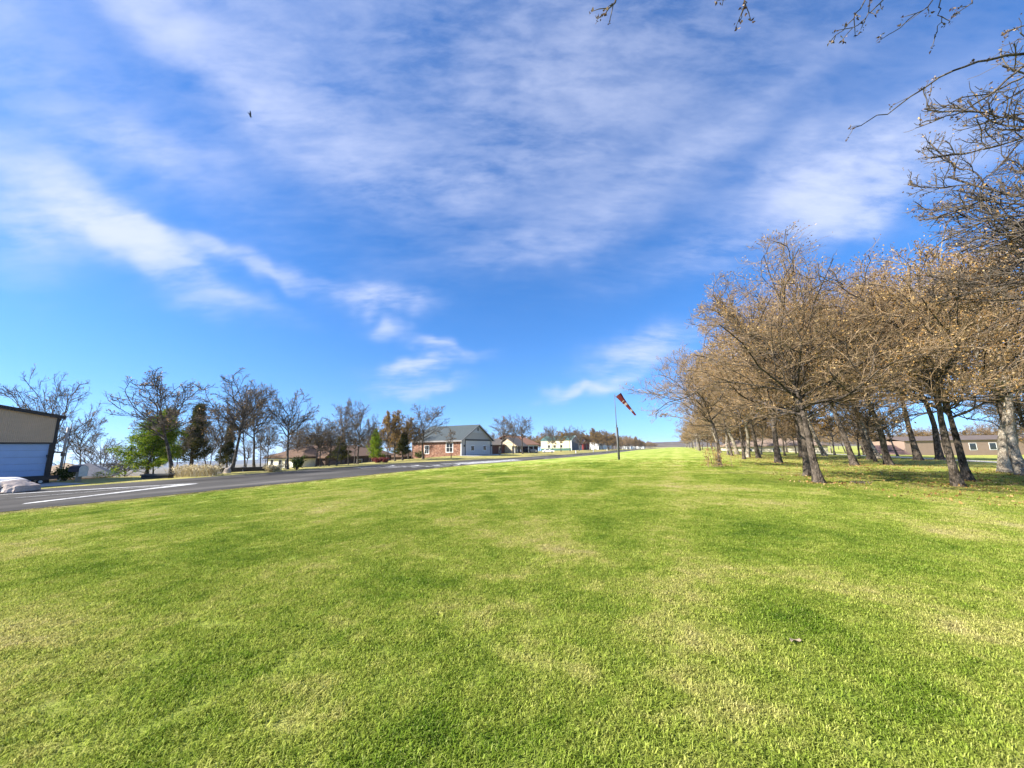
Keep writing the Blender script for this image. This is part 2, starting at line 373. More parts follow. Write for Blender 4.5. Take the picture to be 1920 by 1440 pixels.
def asphalt_mat():
    m_ = bpy.data.materials.new('runway asphalt'); m_.use_nodes = True; t = m_.node_tree; N = NT(t); p = t.nodes['Principled BSDF']
    pos = N.n('ShaderNodeNewGeometry').outputs['Position']
    mp = N.n('ShaderNodeMapping'); mp.vector_type = 'TEXTURE'; mp.inputs['Rotation'].default_value = (0, 0, -TA + R(90)); mp.inputs['Scale'].default_value = (14, 1, 1); N.put(mp.inputs[0], pos)
    a = N.noise(mp.outputs[0], .55, 5, .65); b = N.noise(pos, 30, 3, .7); c = N.noise(pos, .25, 4, .6)
    f = N.m('ADD', N.m('ADD', N.m('MULTIPLY', a, .65), N.m('MULTIPLY', b, .12)), N.m('MULTIPLY', c, .25))
    N.put(p.inputs['Base Color'], N.ramp(f, [(.36, (.034, .031, .029)), (.45, (.062, .058, .053)), (.54, (.085, .079, .072)), (.66, (.17, .155, .138))]))
    p.inputs['Roughness'].default_value = .95; p.inputs['Specular IOR Level'].default_value = .06; return m_
strip('runway', -60, 700, 23.3, 35.6, asphalt_mat(), .02)
CONC = mat('concrete', (.46, .43, .38), .9, .15, 1.2, .3, 30)
strip('driveway', 80, 101, 45.5, 50, CONC, .02)
strip('hangar_apron', -4, 12.6, 38, 44, mat('grey concrete', (.33, .32, .30), .9, .2, 1.), .02)
GRAV = mat('pale gravel', (.62, .57, .46), .95, .2, 2.)
strip('gravel_drive', 30, 160, -33, -29.5, GRAV, .02)
def paint_mat():
    m_ = bpy.data.materials.new('worn runway paint'); m_.use_nodes = True; t = m_.node_tree; N = NT(t); p = t.nodes['Principled BSDF']
    pos = N.n('ShaderNodeNewGeometry').outputs['Position']; k = N.m('ADD', N.m('MULTIPLY', N.noise(pos, 7, 6, .75), .6), N.m('MULTIPLY', N.noise(pos, .8, 4, .6), .5))
    N.put(p.inputs['Base Color'], N.ramp(k, [(.42, (.11, .105, .10)), (.54, (.46, .45, .43)), (.66, (.70, .69, .67))])); p.inputs['Roughness'].default_value = .9; p.inputs['Specular IOR Level'].default_value = .1; return m_
PAINT = paint_mat()
def paint(name, polys, dz=.026):
    b = MB()
    for poly in polys:
        # subdivide along the long side so that the paint follows the ground
        b.add([(*uv2xy(u, v), float(zuv(u, v)) + dz) for u, v in poly], [tuple(range(len(poly)))])
    o = b.build(name, PAINT); return tag(o, kind='structure')
def bar(u0, v0, u1, v1, w):
    d = np.array([u1 - u0, v1 - v0]); d = d / np.linalg.norm(d); n = np.array([-d[1], d[0]]) * w / 2
    return [(u0 + n[0], v0 + n[1]), (u0 - n[0], v0 - n[1]), (u1 - n[0], v1 - n[1]), (u1 + n[0], v1 + n[1])]
def strokes(pts, w): return [bar(*pts[i], *pts[i + 1], w) for i in range(len(pts) - 1)]
CV = 29.5
pol = [[(14.9, CV - .1), (14.5, CV - .5), (6.6, 25.75), (6.8, 26.2), (13.8, CV)], [(14.9, CV + .1), (14.0, CV + .1), (7.2, 33.35), (7.2, 33.7), (14.5, CV + .45)]]
pol += [bar(a, CV + .35, b, CV + .35, .15) for a, b in ((-30, -10), (-10, 0), (0, 10), (10, 13.0))]
paint('runway_arrow_marking', pol)
pol = []
for k, vv in enumerate((24.5, 26.6, 28.8, 31.5)):          # curled ends of the painted figures
    uc = 38.6 - k * 1.2
    arc = [(uc + 1.5 * math.cos(a), vv + .55 + .85 * math.sin(a)) for a in np.linspace(R(70), R(-110), 9)]
    pol += strokes([(uc - 3.8, vv + 1.3)] + arc[:1], .3) + strokes(arc, .34)
    pol += strokes([(uc - 4.2, vv - .15), (uc - 1.4, vv - .25)], .28)
paint('runway_figures', pol, .030)
pol = []
for k in range(4):
    vv = 24.5 + k * 1.15
    a0 = 41 + (k % 3) * .8; a1 = 65 - abs(k - 3) * 1.7
    pol += [bar(a0, vv, 52, vv, .8), bar(52, vv, a1, vv, .8)]
paint('threshold_stripes', pol)
pol = []
for k in range(14): pol += [bar(78 + k * 24, CV, 90 + k * 24, CV, .3)]
for k in range(20): pol += [bar(70 + k * 9, 23.9, 78.2 + k * 9, 23.9, .3)]
paint('runway_centre_and_edge_lines', pol, .028)

def hill(name, az0, az1, dist, base, top, seed, m_, wid=600):
    r = random.Random(seed); n = 90; ph = [(r.uniform(0, 6), r.uniform(.6, 1.2)) for _ in range(6)]
    b = MB(); vs = []
    for i in range(n + 1):
        a = R(az0 + (az1 - az0) * i / n); w = sum(math.sin(a * (6 + 9 * k) + p) * q / (1 + k) for k, (p, q) in enumerate(ph)) / 3
        fine = sum(math.sin(a * (150 + 97 * k) + p * 3) for k, (p, q) in enumerate(ph)) / 6
        tp = top * (1 + .75 * w) if top > 0 else top + abs(top) * .10 * w; tp += fine * dist * .0004
        for dd, z in ((0, base), (.35, base + (tp - base) * .62), (.6, base + (tp - base) * .86), (.85, tp), (1.3, tp - (tp - base) * .1), (2.5, base)):
            vs.append((math.sin(a) * (dist + dd * wid), math.cos(a) * (dist + dd * wid), z))
    fs = [(i * 6 + k, (i + 1) * 6 + k, (i + 1) * 6 + k + 1, i * 6 + k + 1) for i in range(n) for k in range(5)]
    b.add(vs, fs); return tag(b.build(name, m_, smooth=True), kind='structure')
hill('hills', -66, 16, 3600, -160, -72, 3, mat('haze-blue wooded hills', (.075, .085, .10), .95, .2, .004))  # blue of the distant haze is put into the left hills' colour
hill('hills', 12, 66, 1400, -30, 11, 5, mat('brown wooded ridge', (.105, .080, .055), .95, .3, .02), 300)

# ------------------------------------------------------------------ trees: growth in plain python, tubes in numpy
class Grow:
    def __init__(s, seed): s.r = random.Random(seed); s.br = {}; s.tips = []
    def poly(s, lev, pts, rad): s.br.setdefault((lev, len(pts)), []).append((pts, rad))
    def branch(s, lev, p, d, L, r0, r1, nseg, wob, up):
        r = s.r; pts = [p]; rad = [r0]; dirs = [d]
        st = L / nseg
        for i in range(nseg):
            dx = d[0] + r.gauss(0, wob); dy = d[1] + r.gauss(0, wob); dz = d[2] + r.gauss(0, wob) + up
            l = math.sqrt(dx * dx + dy * dy + dz * dz) or 1; d = (dx / l, dy / l, dz / l)
            p = (p[0] + d[0] * st, p[1] + d[1] * st, p[2] + d[2] * st)
            pts.append(p); dirs.append(d); rad.append(r0 + (r1 - r0) * (i + 1) / nseg)
        s.poly(lev, pts, rad); return pts, dirs, rad
def at(pts, dirs, rad, f):
    k = f * (len(pts) - 1); i = min(int(k), len(pts) - 2); a = k - i
    return tuple(pts[i][c] + (pts[i + 1][c] - pts[i][c]) * a for c in range(3)), dirs[i + 1], rad[i] + (rad[i + 1] - rad[i]) * a
def side(r, d, ang):
    """a direction at angle ang from d, random roll"""
    D = Vector(d); a = D.orthogonal().normalized(); b = D.cross(a); t = r.uniform(0, 2 * math.pi)
    v = D * math.cos(ang) + (a * math.cos(t) + b * math.sin(t)) * math.sin(ang); return (v.x, v.y, v.z)
def children(g, lev, par, spec):
    """spec: per level (count, f0, length ratio, angle, radius ratio, nseg, wobble, up)"""
    if lev >= len(spec): g.tips.append((par[0][-1], par[1][-1])); return
    n, f0, lr, ang, rr, nseg, wob, up, rend = spec[lev]; r = g.r; pts, dirs, rad, L = par
    for k in range(n):
        f = f0 + (1 - f0) * (k + r.random()) / n; f = min(f, .995)
        p, d, rd = at(pts, dirs, rad, f)
        l = L * lr * (1.15 - .65 * f) * r.uniform(.7, 1.25); a = ang * r.uniform(.7, 1.3)
        dd = side(r, d, a)
        if lev <= 2 and dd[2] < -.25: dd = (dd[0], dd[1], dd[2] * -.4)
        r0 = max(rd * rr, rend)
        q = g.branch(lev + 2, p, dd, l, r0, rend, nseg, wob, up)
        children(g, lev + 1, (*q, l), spec)
def tubes_mesh(name, br, levels, sides, m_):
    V = []; Q = []; T = []; base = 0
    for (lev, k), lst in sorted(br.items()):
        if lev not in levels: continue
        n = sides[lev]
        P = np.array([b[0] for b in lst], float); Rd = np.array([b[1] for b in lst], float); B = len(lst)
        tg = np.gradient(P, axis=1); tg /= np.linalg.norm(tg, axis=2, keepdims=True) + 1e-9
        ref = np.where(np.abs(tg[:, :1, 2:3]) > .8, np.array([[[1., 0, 0]]]), np.array([[[0, 0, 1.]]]))
        a = np.cross(tg, np.broadcast_to(ref, tg.shape)); a /= np.linalg.norm(a, axis=2, keepdims=True) + 1e-9
        b = np.cross(tg, a); th = np.arange(n) * 2 * math.pi / n
        ring = P[:, :, None] + (a[:, :, None] * np.cos(th)[None, None, :, None] + b[:, :, None] * np.sin(th)[None, None, :, None]) * Rd[:, :, None, None]
        if lev == 0:    # buttressed foot, lumpy stem
            th_ = np.broadcast_to(th[None, None, :], ring.shape[:3]); zz = P[:, :, 2][:, :, None]
            k_ = 1 + np.exp(-np.maximum(zz, 0) / .22) * (.45 + .28 * np.sin(5 * th_ + 1)) + .06 * np.sin(3 * th_ + zz * 2.1) + .05 * np.sin(2 * th_ - zz * 3.7)
            ring = P[:, :, None] + (ring - P[:, :, None]) * k_[..., None]
        V.append(ring.reshape(-1, 3))
        idx = np.arange(B * k * n).reshape(B, k, n) + base
        q = np.stack([idx[:, :-1], np.roll(idx, -1, 2)[:, :-1], np.roll(idx, -1, 2)[:, 1:], idx[:, 1:]], -1).reshape(-1, 4)
        Q.append(q); base += B * k * n
    return np_mesh(name, np.concatenate(V), np.concatenate(Q), m_, True)
def np_mesh(name, V, F, m_, smooth=False):
    me = bpy.data.meshes.new(name); k = F.shape[1]
    me.vertices.add(len(V)); me.vertices.foreach_set('co', V.astype(np.float32).ravel())
    me.loops.add(F.size); me.loops.foreach_set('vertex_index', F.astype(np.int32).ravel())
    me.polygons.add(len(F)); me.polygons.foreach_set('loop_start', np.arange(len(F), dtype=np.int32) * k)
    try: me.polygons.foreach_set('loop_total', np.full(len(F), k, np.int32))
    except Exception: pass
    if smooth: me.polygons.foreach_set('use_smooth', np.ones(len(F), bool))
    if m_: me.materials.append(m_)
    me.update(calc_edges=True); me.validate(); return me
def leaf_mesh(name, tips, size, n_per, spread, m_, rng, aspect=.55, droop=.3):
    P = np.repeat(np.array(tips), n_per, 0); N = len(P); P = P + rng.normal(0, spread, P.shape)
    d = rng.normal(0, 1, (N, 3)); d[:, 2] -= droop; d /= np.linalg.norm(d, axis=1, keepdims=True)
    s = np.cross(d, rng.normal(0, 1, (N, 3))); s /= np.linalg.norm(s, axis=1, keepdims=True) + 1e-9
    nrm = np.cross(d, s); L = size * rng.uniform(.6, 1.3, (N, 1)); w = L * aspect * .5; cup = L * .18
    V = np.stack([P, P + d * L * .5 + s * w + nrm * cup, P + d * L, P + d * L * .5 - s * w + nrm * cup], 1).reshape(-1, 3)
    F = np.arange(N * 4).reshape(N, 4); return np_mesh(name, V, F, m_)

def foot(px, py, dist=0):
    """ground point under a spot of the photograph; dist > 0 fixes the distance, dist < 0 the offset from the runway axis"""
    if dist == 0:
        b = gpt(px, py)
        if xy2uv(b.x, b.y)[1] < 62: return b
        dist = -48
    d = ray(px, py); t = dist if dist > 0 else -dist / xy2uv(d[0], d[1])[1]
    return Vector((d[0] * t, d[1] * t, float(zxy(d[0] * t, d[1] * t))))
PROTO = {}
def oak(key, seed, H=10., fork=.24, nl=9, spread=.44, ltilt=58, tw=(7, 7, 5), gnarl=.20, rt=.155, fine=.006, leaf=.35, lsize=.085, leafm=None, bark=None, twig=None, lead=.68, lup=.045, taper=.28):
    """an oak about H metres high: trunk with leader, limbs, branches, twigs, twiglets, clinging dead leaves"""
    g = Grow(seed); r = g.r
    lean = (r.gauss(0, .03), r.gauss(0, .03), 1)
    tr = g.branch(0, (0, 0, -.35), lean, H * lead + .35, rt, rt * .30, 11, .060, .06)
    tr[2][1] *= 1.04
    p0, p1 = Vector(tr[0][0]), Vector(tr[0][1]); fr = [0, .3, .42, .54, .68, .84]
    g.br = {}; g.poly(0, [tuple(p0.lerp(p1, f)) for f in fr] + tr[0][1:], [tr[2][1] * (1.12 - .12 * f) for f in fr] + tr[2][1:])
    spec = [(tw[0], .16, .52, R(48), .62, 6, gnarl, .03, fine * 2.6), (tw[1], .12, .50, R(48), .6, 4, gnarl * 1.1, .02, fine * 1.5), (tw[2], .1, .55, R(46), .7, 3, gnarl * 1.1, .03, fine * .8)]
    az = r.uniform(0, 6.28)
    for k in range(nl):
        fq = (k + r.uniform(.1, .9)) / nl; f = fork + (1 - fork) * fq ** .8; az += 2.4 + r.uniform(-.4, .4)
        p, d, rd = at(*tr, min(f / 1.0, .99)); tilt = R(ltilt) * (1.15 - .80 * fq ** 1.3) * r.uniform(.85, 1.15)
        dd = (math.cos(az) * math.sin(tilt), math.sin(az) * math.sin(tilt), math.cos(tilt))
        l = H * spread * (1.02 - taper * f) * (.90 + .20 * math.sin(math.pi * min(1, fq * 1.05))) * r.uniform(.85, 1.1)
        q = g.branch(1, p, dd, l, rd * r.uniform(.56, .74), fine * 3.2, 8, gnarl * .95, lup)
        children(g, 0, (*q, l), spec)
    top = (tr[0][6:], tr[1][6:], tr[2][6:], H * .45); children(g, 0, top, spec)
    sides = {0: 16, 1: 8, 2: 5, 3: 4, 4: 3}
    rng = np.random.default_rng(seed)
    m0 = tubes_mesh(key + ' trunk', g.br, (0, 1, 2), sides, bark or BARK); m1 = tubes_mesh(key + ' crown', g.br, (3, 4), sides, twig or TWIG)
    tips = [t[0] for t in g.tips if r.random() < leaf]
    m2 = leaf_mesh(key + ' leaves', tips, lsize, 2, .05, leafm or DEAD, rng) if tips else None
    zs = max(p[2] for (lev, k), l in g.br.items() for b in l for p in b[0]); V = np.empty(len(m1.vertices) * 3, np.float32); m1.vertices.foreach_get('co', V); V = V.reshape(-1, 3)
    PROTO[key] = dict(parts=[('trunk', m0), ('crown', m1)] + ([('leaves', m2)] if m2 else []), h=float(np.percentile(V[:, 2], 99.5)), w=float(np.percentile(np.abs(V[:, :2]), 98.5)) * 2)
def pine(key, seed, H=10., rad=.28, low=.12, m_=None, clump=.34, nb=60):
    g = Grow(seed); r = g.r; tr = g.branch(0, (0, 0, -.3), (0, 0, 1), H + .2, .20, .02, 10, .03, .05); tips = []
    for k in range(nb):
        f = low + (1 - low) * (k / nb) ** .9; p, d, rd = at(*tr, min(f, .985)); az = k * 2.4 + r.uniform(-.5, .5)
        l = H * rad * (1.05 - f) ** .82 * r.uniform(.65, 1.2); t = R(82 - 45 * f) * r.uniform(.85, 1.1)
        q = g.branch(1, p, (math.cos(az) * math.sin(t), math.sin(az) * math.sin(t), math.cos(t)), l, max(rd * .35, .015), .008, 5, .12, .03)
        for j in range(15):
            a, b, c = at(*q, r.uniform(.2, 1)); tips.append(tuple(a[i] + r.gauss(0, .10 * l * .6 + .05) for i in range(3)))
    sides = {0: 9, 1: 4}; rng = np.random.default_rng(seed)
    m0 = tubes_mesh(key + ' trunk', g.br, (0, 1), sides, BARKD)
    m1 = leaf_mesh(key + ' foliage', tips, clump, 34, clump * .48, m_ or NEED, rng, .20, -.25)
    PROTO[key] = dict(parts=[('trunk', m0), ('foliage', m1)], h=H, w=1.75 * rad * H)
#           seed
oak('hero', 11, nl=14, tw=(9, 8, 6), spread=.58, fork=.56, lead=.50, ltilt=62, lup=.02, taper=.10, leaf=.66, lsize=.068, fine=.0046)
oak('heroB', 12, nl=12, tw=(9, 8, 6), spread=.54, fork=.60, lead=.52, ltilt=56, lup=.025, taper=.12, leaf=.66, lsize=.068, fine=.0046)
oak('heroC', 13, nl=13, tw=(9, 8, 5), spread=.56, fork=.58, lead=.50, ltilt=60, lup=.02, taper=.10, leaf=.66, lsize=.07, fine=.0046)
oak('grove', 21, nl=11, tw=(9, 7, 4), spread=.52, fork=.50, lead=.52, ltilt=60, lup=.02, taper=.12, leaf=.65, lsize=.11, fine=.0070)
oak('groveB', 22, nl=11, tw=(9, 7, 4), spread=.52, fork=.54, lead=.52, ltilt=58, lup=.02, taper=.12, leaf=.70, lsize=.11, fine=.0070, bark=BARK_LIT)
oak('edge', 35, nl=20, tw=(12, 10, 6), spread=.48, fork=.72, lead=.60, ltilt=58, lup=.0, taper=.05, leaf=.35, lsize=.06, fine=.0062, twig=TWIGD, bark=BARK)
oak('bare', 31, rt=.23, nl=11, tw=(8, 7, 4), spread=.60, fork=.60, lead=.52, leaf=.07, lsize=.15, fine=.0080, bark=BARKD, twig=TWIGD, gnarl=.15, ltilt=66, lup=.05, taper=.1)
oak('bareB', 32, rt=.19, nl=10, tw=(8, 7, 4), spread=.50, fork=.54, lead=.60, leaf=.07, lsize=.15, fine=.0080, bark=BARKD, twig=TWIGD, gnarl=.15, ltilt=54, lup=.04, taper=.2)
oak('bareC', 33, nl=10, tw=(8, 7, 4), spread=.50, fork=.58, lead=.58, leaf=.10, lsize=.16, fine=.0080, bark=BARKD, twig=TWIGD, gnarl=.16, ltilt=58, lup=.04, taper=.18)
oak('rust', 41, nl=10, tw=(7, 6, 3), spread=.44, fork=.40, lead=.60, leaf=.85, lsize=.24, fine=.012, leafm=RUST, bark=BARKD, twig=TWIGD)
oak('far', 51, nl=10, tw=(7, 6, 3), spread=.48, fork=.36, lead=.58, leaf=.7, lsize=.25, fine=.015, leafm=RUST, twig=TWIGD, bark=BARKD)
oak('sapling', 61, H=3, nl=7, tw=(5, 4, 2), spread=.40, fork=.4, lead=.7, leaf=.0, fine=.005, rt=.04, ltilt=35, twig=TWIG)
for k_, p_ in PROTO.items(): print('PROTO', k_, round(p_['h'], 2), round(p_['w'], 2), sum(len(m.polygons) for _, m in p_['parts']))
pine('pine', 71, rad=.46, low=.12, nb=80); pine('pineD', 72, m_=NEEDD, rad=.27, low=.22, nb=48)

def place(name, key, base, top_py, width_px, label, group=None, rot=None, lean=(0, 0), cat='tree'):
    """stand a tree at base, as high and as wide as the photograph shows it"""
    P = PROTO[key]; base = Vector(base); lo, hi = .5, 40.
    for _ in range(30):
        mid = (lo + hi) / 2
        if pix(base + Vector((0, 0, mid)))[1] > top_py: lo = mid
        else: hi = mid
    dep = base.y * cp + (base.z - EYE) * sp
    sz = lo / P['h']; sx_ = width_px / FPX * dep / P['w'] * 1.04 if width_px else sz
    if group and group.startswith('oaks of the grove'): sx_ = min(max(sx_, .88 * sz), 1.15 * sz)
    return plant(name, key, base, sx_, sz, label, group, rot, lean, cat)
def plant(name, key, base, sxy, sz, label, group=None, rot=None, lean=(0, 0), cat='tree'):
    o = thing(name, label, cat, base, 0, group)
    o.rotation_euler = (R(lean[1]), R(lean[0]), random.uniform(0, 6.28) if rot is None else rot); o.rotation_mode = 'XYZ'
    if lean != (0, 0):   # lean in world axes after the turn about the trunk
        rz_ = o.rotation_euler.z; q = Matrix.Rotation(R(lean[0]), 3, 'Y') @ Matrix.Rotation(R(lean[1]), 3, 'X') @ Matrix.Rotation(rz_, 3, 'Z'); o.rotation_euler = q.to_euler()
    o.scale = (sxy, sxy, sz)
    for n, me in PROTO[key]['parts']: link(n, me, o)
    return o

def build_trees():
    GG = 'oaks of the grove right of the runway'
    near = [ # px, py of the foot, py of the top, width px, kind, lean, label
        (1350, 873, 650, 190, 'heroB', -2, 'grove-edge oak with twiggy brown shoots round its foot, leftmost of the thick near trunks'),
        (1460, 868, 560, 270, 'grove', -2, 'straight dark-trunked oak standing alone between the shoot-ringed oak and the close trunk pair'),
        (1514, 893, 520, 300, 'heroB', -3, 'black-trunked oak, rear left one of the close trunk pair in mid grove'),
        (1537, 906, 484, 440, 'hero', -4, 'broad oak with grey bark and tallest round crown, front of the close trunk pair'),
        (1602, 873, 520, 300, 'heroC', -9, 'oak with a strongly left-leaning burl-marked trunk just right of the close trunk pair'),
        (1667, 872, 505, 300, 'heroB', -6, 'slender left-leaning oak with a green mossy foot in front of the brown shed'),
        (1723, 863, 520, 260, 'heroC', -3, 'thin reddish-trunked oak standing in front of the long brown building'),
        (1762, 862, 520, 260, 'heroB', -3, 'thin oak half hidden behind the striped leaning trunk, before the brown building'),
        (1797, 912, 470, 440, 'heroC', -6, 'nearest thick oak with a shadow-striped leaning trunk, the front of the right-hand pair'),
        (1817, 902, 505, 380, 'hero', -6, 'mottled grey oak touching the striped trunk, the rear of the right-hand pair'),
        (1884, 886, 470, 420, 'groveB', -4, 'oak with a bright whitish sunlit trunk near the right edge of the picture'),
        (1897, 884, 500, 300, 'heroB', -3, 'dark-trunked oak squeezed between the two whitish trunks at the right edge'),
        (1921, 892, 440, 420, 'groveB', -4, 'whitish-trunked oak cut by the right edge of the picture'),
        (1400, 858, 640, 200, 'groveB', -2, 'oak with a pale narrow trunk right behind the shoot-ringed oak'),
        (1383, 852, 660, 190, 'groveB', -1, 'oak with a bright pale trunk peeping out right of the shoot-ringed trunk'),
        (1549, 855, 640, 200, 'groveB', -5, 'white bare-stemmed oak glimpsed right of the close trunk pair'),
        (1503, 857, 640, 190, 'grove', -2, 'thin dark oak, left one of twin trunks behind the close trunk pair'),
        (1511, 858, 640, 190, 'grove', -2, 'thin dark oak, right one of twin trunks behind the close trunk pair'),
        (1422, 859, 650, 200, 'grove', -2, 'mossy-footed oak midway between the shoot-ringed oak and the lone straight oak'),
        (1632, 862, 600, 220, 'grove', -6, 'dark leaning oak behind and between the burl-marked and mossy-footed oaks'),
        (1650, 860, 600, 200, 'groveB', -7, 'very thin pale leaning oak left of the mossy-footed oak'),
    ]
    taken = []
    for px, py, top, w, key, ln, lab in near:
        b = gpt(px, py); taken.append((b.x, b.y)); place('oak_tree', key, b, top, w, lab, GG, lean=(ln, random.uniform(-2, 2)))
    rr = random.Random(5)
    def free(x, y, d): return all((x - a) ** 2 + (y - b) ** 2 > d * d for a, b in taken)
    # edge row running away beside the grass
    u = 47.
    while u < 330:
        v = -6.5 + rr.uniform(-2.2, 1.2); x, y = uv2xy(u, v)
        if free(x, y, 4):
            taken.append((x, y)); h = rr.uniform(.88, 1.12)
            plant('oak_tree', rr.choice(['grove', 'groveB', 'far'] if u > 110 else ['grove', 'groveB', 'heroC']), (x, y, float(zuv(u, v))), .95 * h, h,
                  'brown-leaved oak in the front row receding beside the grass towards the far ridge', 'front-row oaks receding along the grove edge', lean=(rr.uniform(-4, 2), 0))
        u += rr.uniform(6, 9) * (1 if u < 140 else 1.5)
    # inside the grove
    n = 0
    for _ in range(900):
        u = rr.uniform(38, 210); v = rr.uniform(-44, -11); x, y = uv2xy(u, v); p = pix((x, y, float(zuv(u, v))))
        if 1685 < p[0] < 1900 and u < 105: continue
        if v < -27 and u < 75: continue
        if -34.5 < v < -28 and u < 160: continue
        if not free(x, y, 6.2): continue
        taken.append((x, y)); h = rr.uniform(.8, 1.1); n += 1
        plant('oak_tree', rr.choice(['grove', 'groveB', 'far', 'grove'] if u > 70 else ['grove', 'groveB', 'heroB']), (x, y, float(zuv(u, v))), .92 * h, h,
              'bare brown oak deep inside the grove among many similar trunks', 'oaks deep inside the grove', lean=(rr.uniform(-6, 3), 0))
        if n > 74: break
    # trees standing beyond the long brown building
    for k in range(60):
        u = rr.uniform(50, 300); v = -rr.uniform(74, 128); x, y = uv2xy(u, v)
        h = rr.uniform(.8, 1.15); plant('oak_tree', rr.choice(['grove', 'far']), (x, y, float(zuv(u, v))), h, h,
              'hazy brown oak standing beyond the long brown building', 'oaks beyond the long brown building')
    # big tree just outside the right edge whose crown reaches in
    plant('oak_tree', 'edge', (15.3, 9.2, float(zxy(15.3, 9.2))), 1.27, 1.25, 'large dark-branched oak whose crown reaches in from the right edge above the grove', GG, rot=.6)

    GL = 'bare trees along the far side of the runway'
    left = [
        (58, 893, 697, 135, 'bare', 'bare spreading tree rising behind the tan metal hangar', 50),
        (180, 893, 818, 110, 'bare', 'low grey bare tree beyond the slate-roofed house', 78),
        (243, 893, 822, 90, 'bareC', 'pale leafless tree behind the left flank of the bright green pine', 84),
        (321, 893, 706, 180, 'bareC', 'big bare tree with widest limbs and stout black trunk beside the bright green pine', 0),
        (433, 885, 697, 120, 'bareB', 'tall bare tree with a thick sunlit trunk behind the rocks', 0),
        (411, 886, 760, 75, 'bareC', 'narrow reddish bare tree just left of the thick sunlit trunk', 0),
        (386, 884, 806, 60, 'bare', 'small bare tree behind the dry pampas clump', 60),
        (459, 880, 735, 80, 'bareC', 'thin bare tree just right of the thick sunlit trunk', 0),
        (477, 881, 715, 90, 'bareB', 'slim pale-stemmed bare tree standing left of the cream house', 0),
        (497, 878, 836, 36, 'bareC', 'tiny lone bare tree against the sky at the corner of the cream house', 70),
        (539, 880, 728, 90, 'bareB', 'forked bare tree growing in front of the cream house wall', 0),
        (592, 875, 782, 60, 'bare', 'twisted bare tree in front of the brown roof, left of two close trunks', 0),
        (600, 875, 790, 58, 'bareC', 'twisted bare tree in front of the brown roof, right of two close trunks', 0),
        (617, 874, 815, 40, 'bare', 'small pale bare tree before the brown house porch', 0),
        (631, 873, 748, 60, 'bareC', 'dense-topped bare tree at the right end of the brown roof', 0),
        (653, 871, 785, 46, 'bareC', 'thin bare tree between the dense-topped tree and the twin-stemmed oak', 0),
        (664, 870, 800, 40, 'bareB', 'pale thin bare stem hugging the stout oak right of the brown house', 0),
        (670, 870, 753, 72, 'bare', 'stout bare oak with wide limbs right of the brown house', 0),
        (692, 862, 820, 34, 'bareC', 'faint small bare tree behind the red shrub', 75),
        (724, 865, 772, 42, 'rust', 'straight pale-trunked tree with olive brown leaves left of the brick hangar', -48),
        (741, 864, 770, 58, 'rust', 'dark-trunked tree with ginger leaves left of the brick hangar', -48),
        (766, 862, 784, 50, 'rust', 'ginger-leaved tree overlapping the left end of the brick wall', -50),
        (772, 862, 800, 40, 'bareC', 'thin twin-stemmed tree against the left end of the brick wall', -50),
        (793, 862, 762, 92, 'bareC', 'tall bare tree standing in front of the sunlit brick wall', -47),
        (937, 851, 778, 52, 'bareC', 'bare oak with a red-brown trunk right beside the grey hangar door', -47),
        (962, 850, 785, 36, 'bareC', 'bare tree with dead leaves before the stone-gabled house', -47),
        (980, 848, 777, 48, 'bareB', 'bare tree with curved limbs in front of the brown carport roof', -46),
        (1028, 842, 798, 26, 'bareC', 'bare tree before the cream metal building, left of two thin trunks', -47),
        (1036, 842, 798, 30, 'bare', 'bare tree before the cream metal building, right of two thin trunks', -47),
        (1052, 842, 808, 30, 'rust', 'low forked tree with brown leaves before the middle of the cream building', -48),
        (1069, 842, 797, 28, 'bareB', 'pale-trunked bare tree at the right corner of the cream building', -47),
        (1086, 841, 799, 28, 'bare', 'bare tree before the dark gable of the cream building', -47),
        (1115, 840, 803, 36, 'rust', 'round russet tree in front of the small red barn', -50),
        (1131, 839, 806, 26, 'far', 'brown tree before the left part of the long white shed', -48),
        (1143, 839, 810, 26, 'far', 'brown tree before the right part of the long white shed', -48),
    ]
    for px, py, top, w, key, lab, dist in left:
        b = foot(px, py, dist)
        place('bare_tree' if key.startswith('bare') else 'oak_tree', key, b, top, w, lab, GL, lean=(random.uniform(-2, 2), 0))
    rf = random.Random(9); u = 235.
    while u < 900:
        for vv in (46, 62, 80):
            v = vv + rf.uniform(-7, 7); x, y = uv2xy(u + rf.uniform(-5, 5), v); h = rf.uniform(.85, 1.2)
            plant('oak_tree', rf.choice(['far', 'far', 'rust', 'grove']), (x, y, float(zxy(x, y))), 1.45 * h, 1.3 * h, 'small brown tree in the far line receding along the left of the runway', 'brown trees of the far line along the runway')
        u += rf.uniform(9, 15) * (1 if u < 500 else 1.8)
    rf = random.Random(19)
    for k in range(22):     # thicket between the left hangar and the brick hangar
        u = rf.uniform(22, 84); v = rf.uniform(56, 84); x, y = uv2xy(u, v); h = rf.uniform(.62, .95)
        plant('bare_tree', rf.choice(['bareC', 'bareB', 'bareC']), (x, y, float(zxy(x, y))), .72 * h, 1.12 * h, 'bare thicket tree standing behind the front row left of the brick hangar', 'bare thicket trees behind the front row')
    for k in range(34):     # trees on the slope behind the houses
        u = rf.uniform(62, 330); v = rf.uniform(78, 104); x, y = uv2xy(u, v); h = rf.uniform(.95, 1.35)
        plant('oak_tree', rf.choice(['bareC', 'rust', 'bare', 'far']), (x, y, float(zxy(x, y))), h, h, 'winter tree on the slope behind the houses left of the runway', 'winter trees on the slope behind the houses')
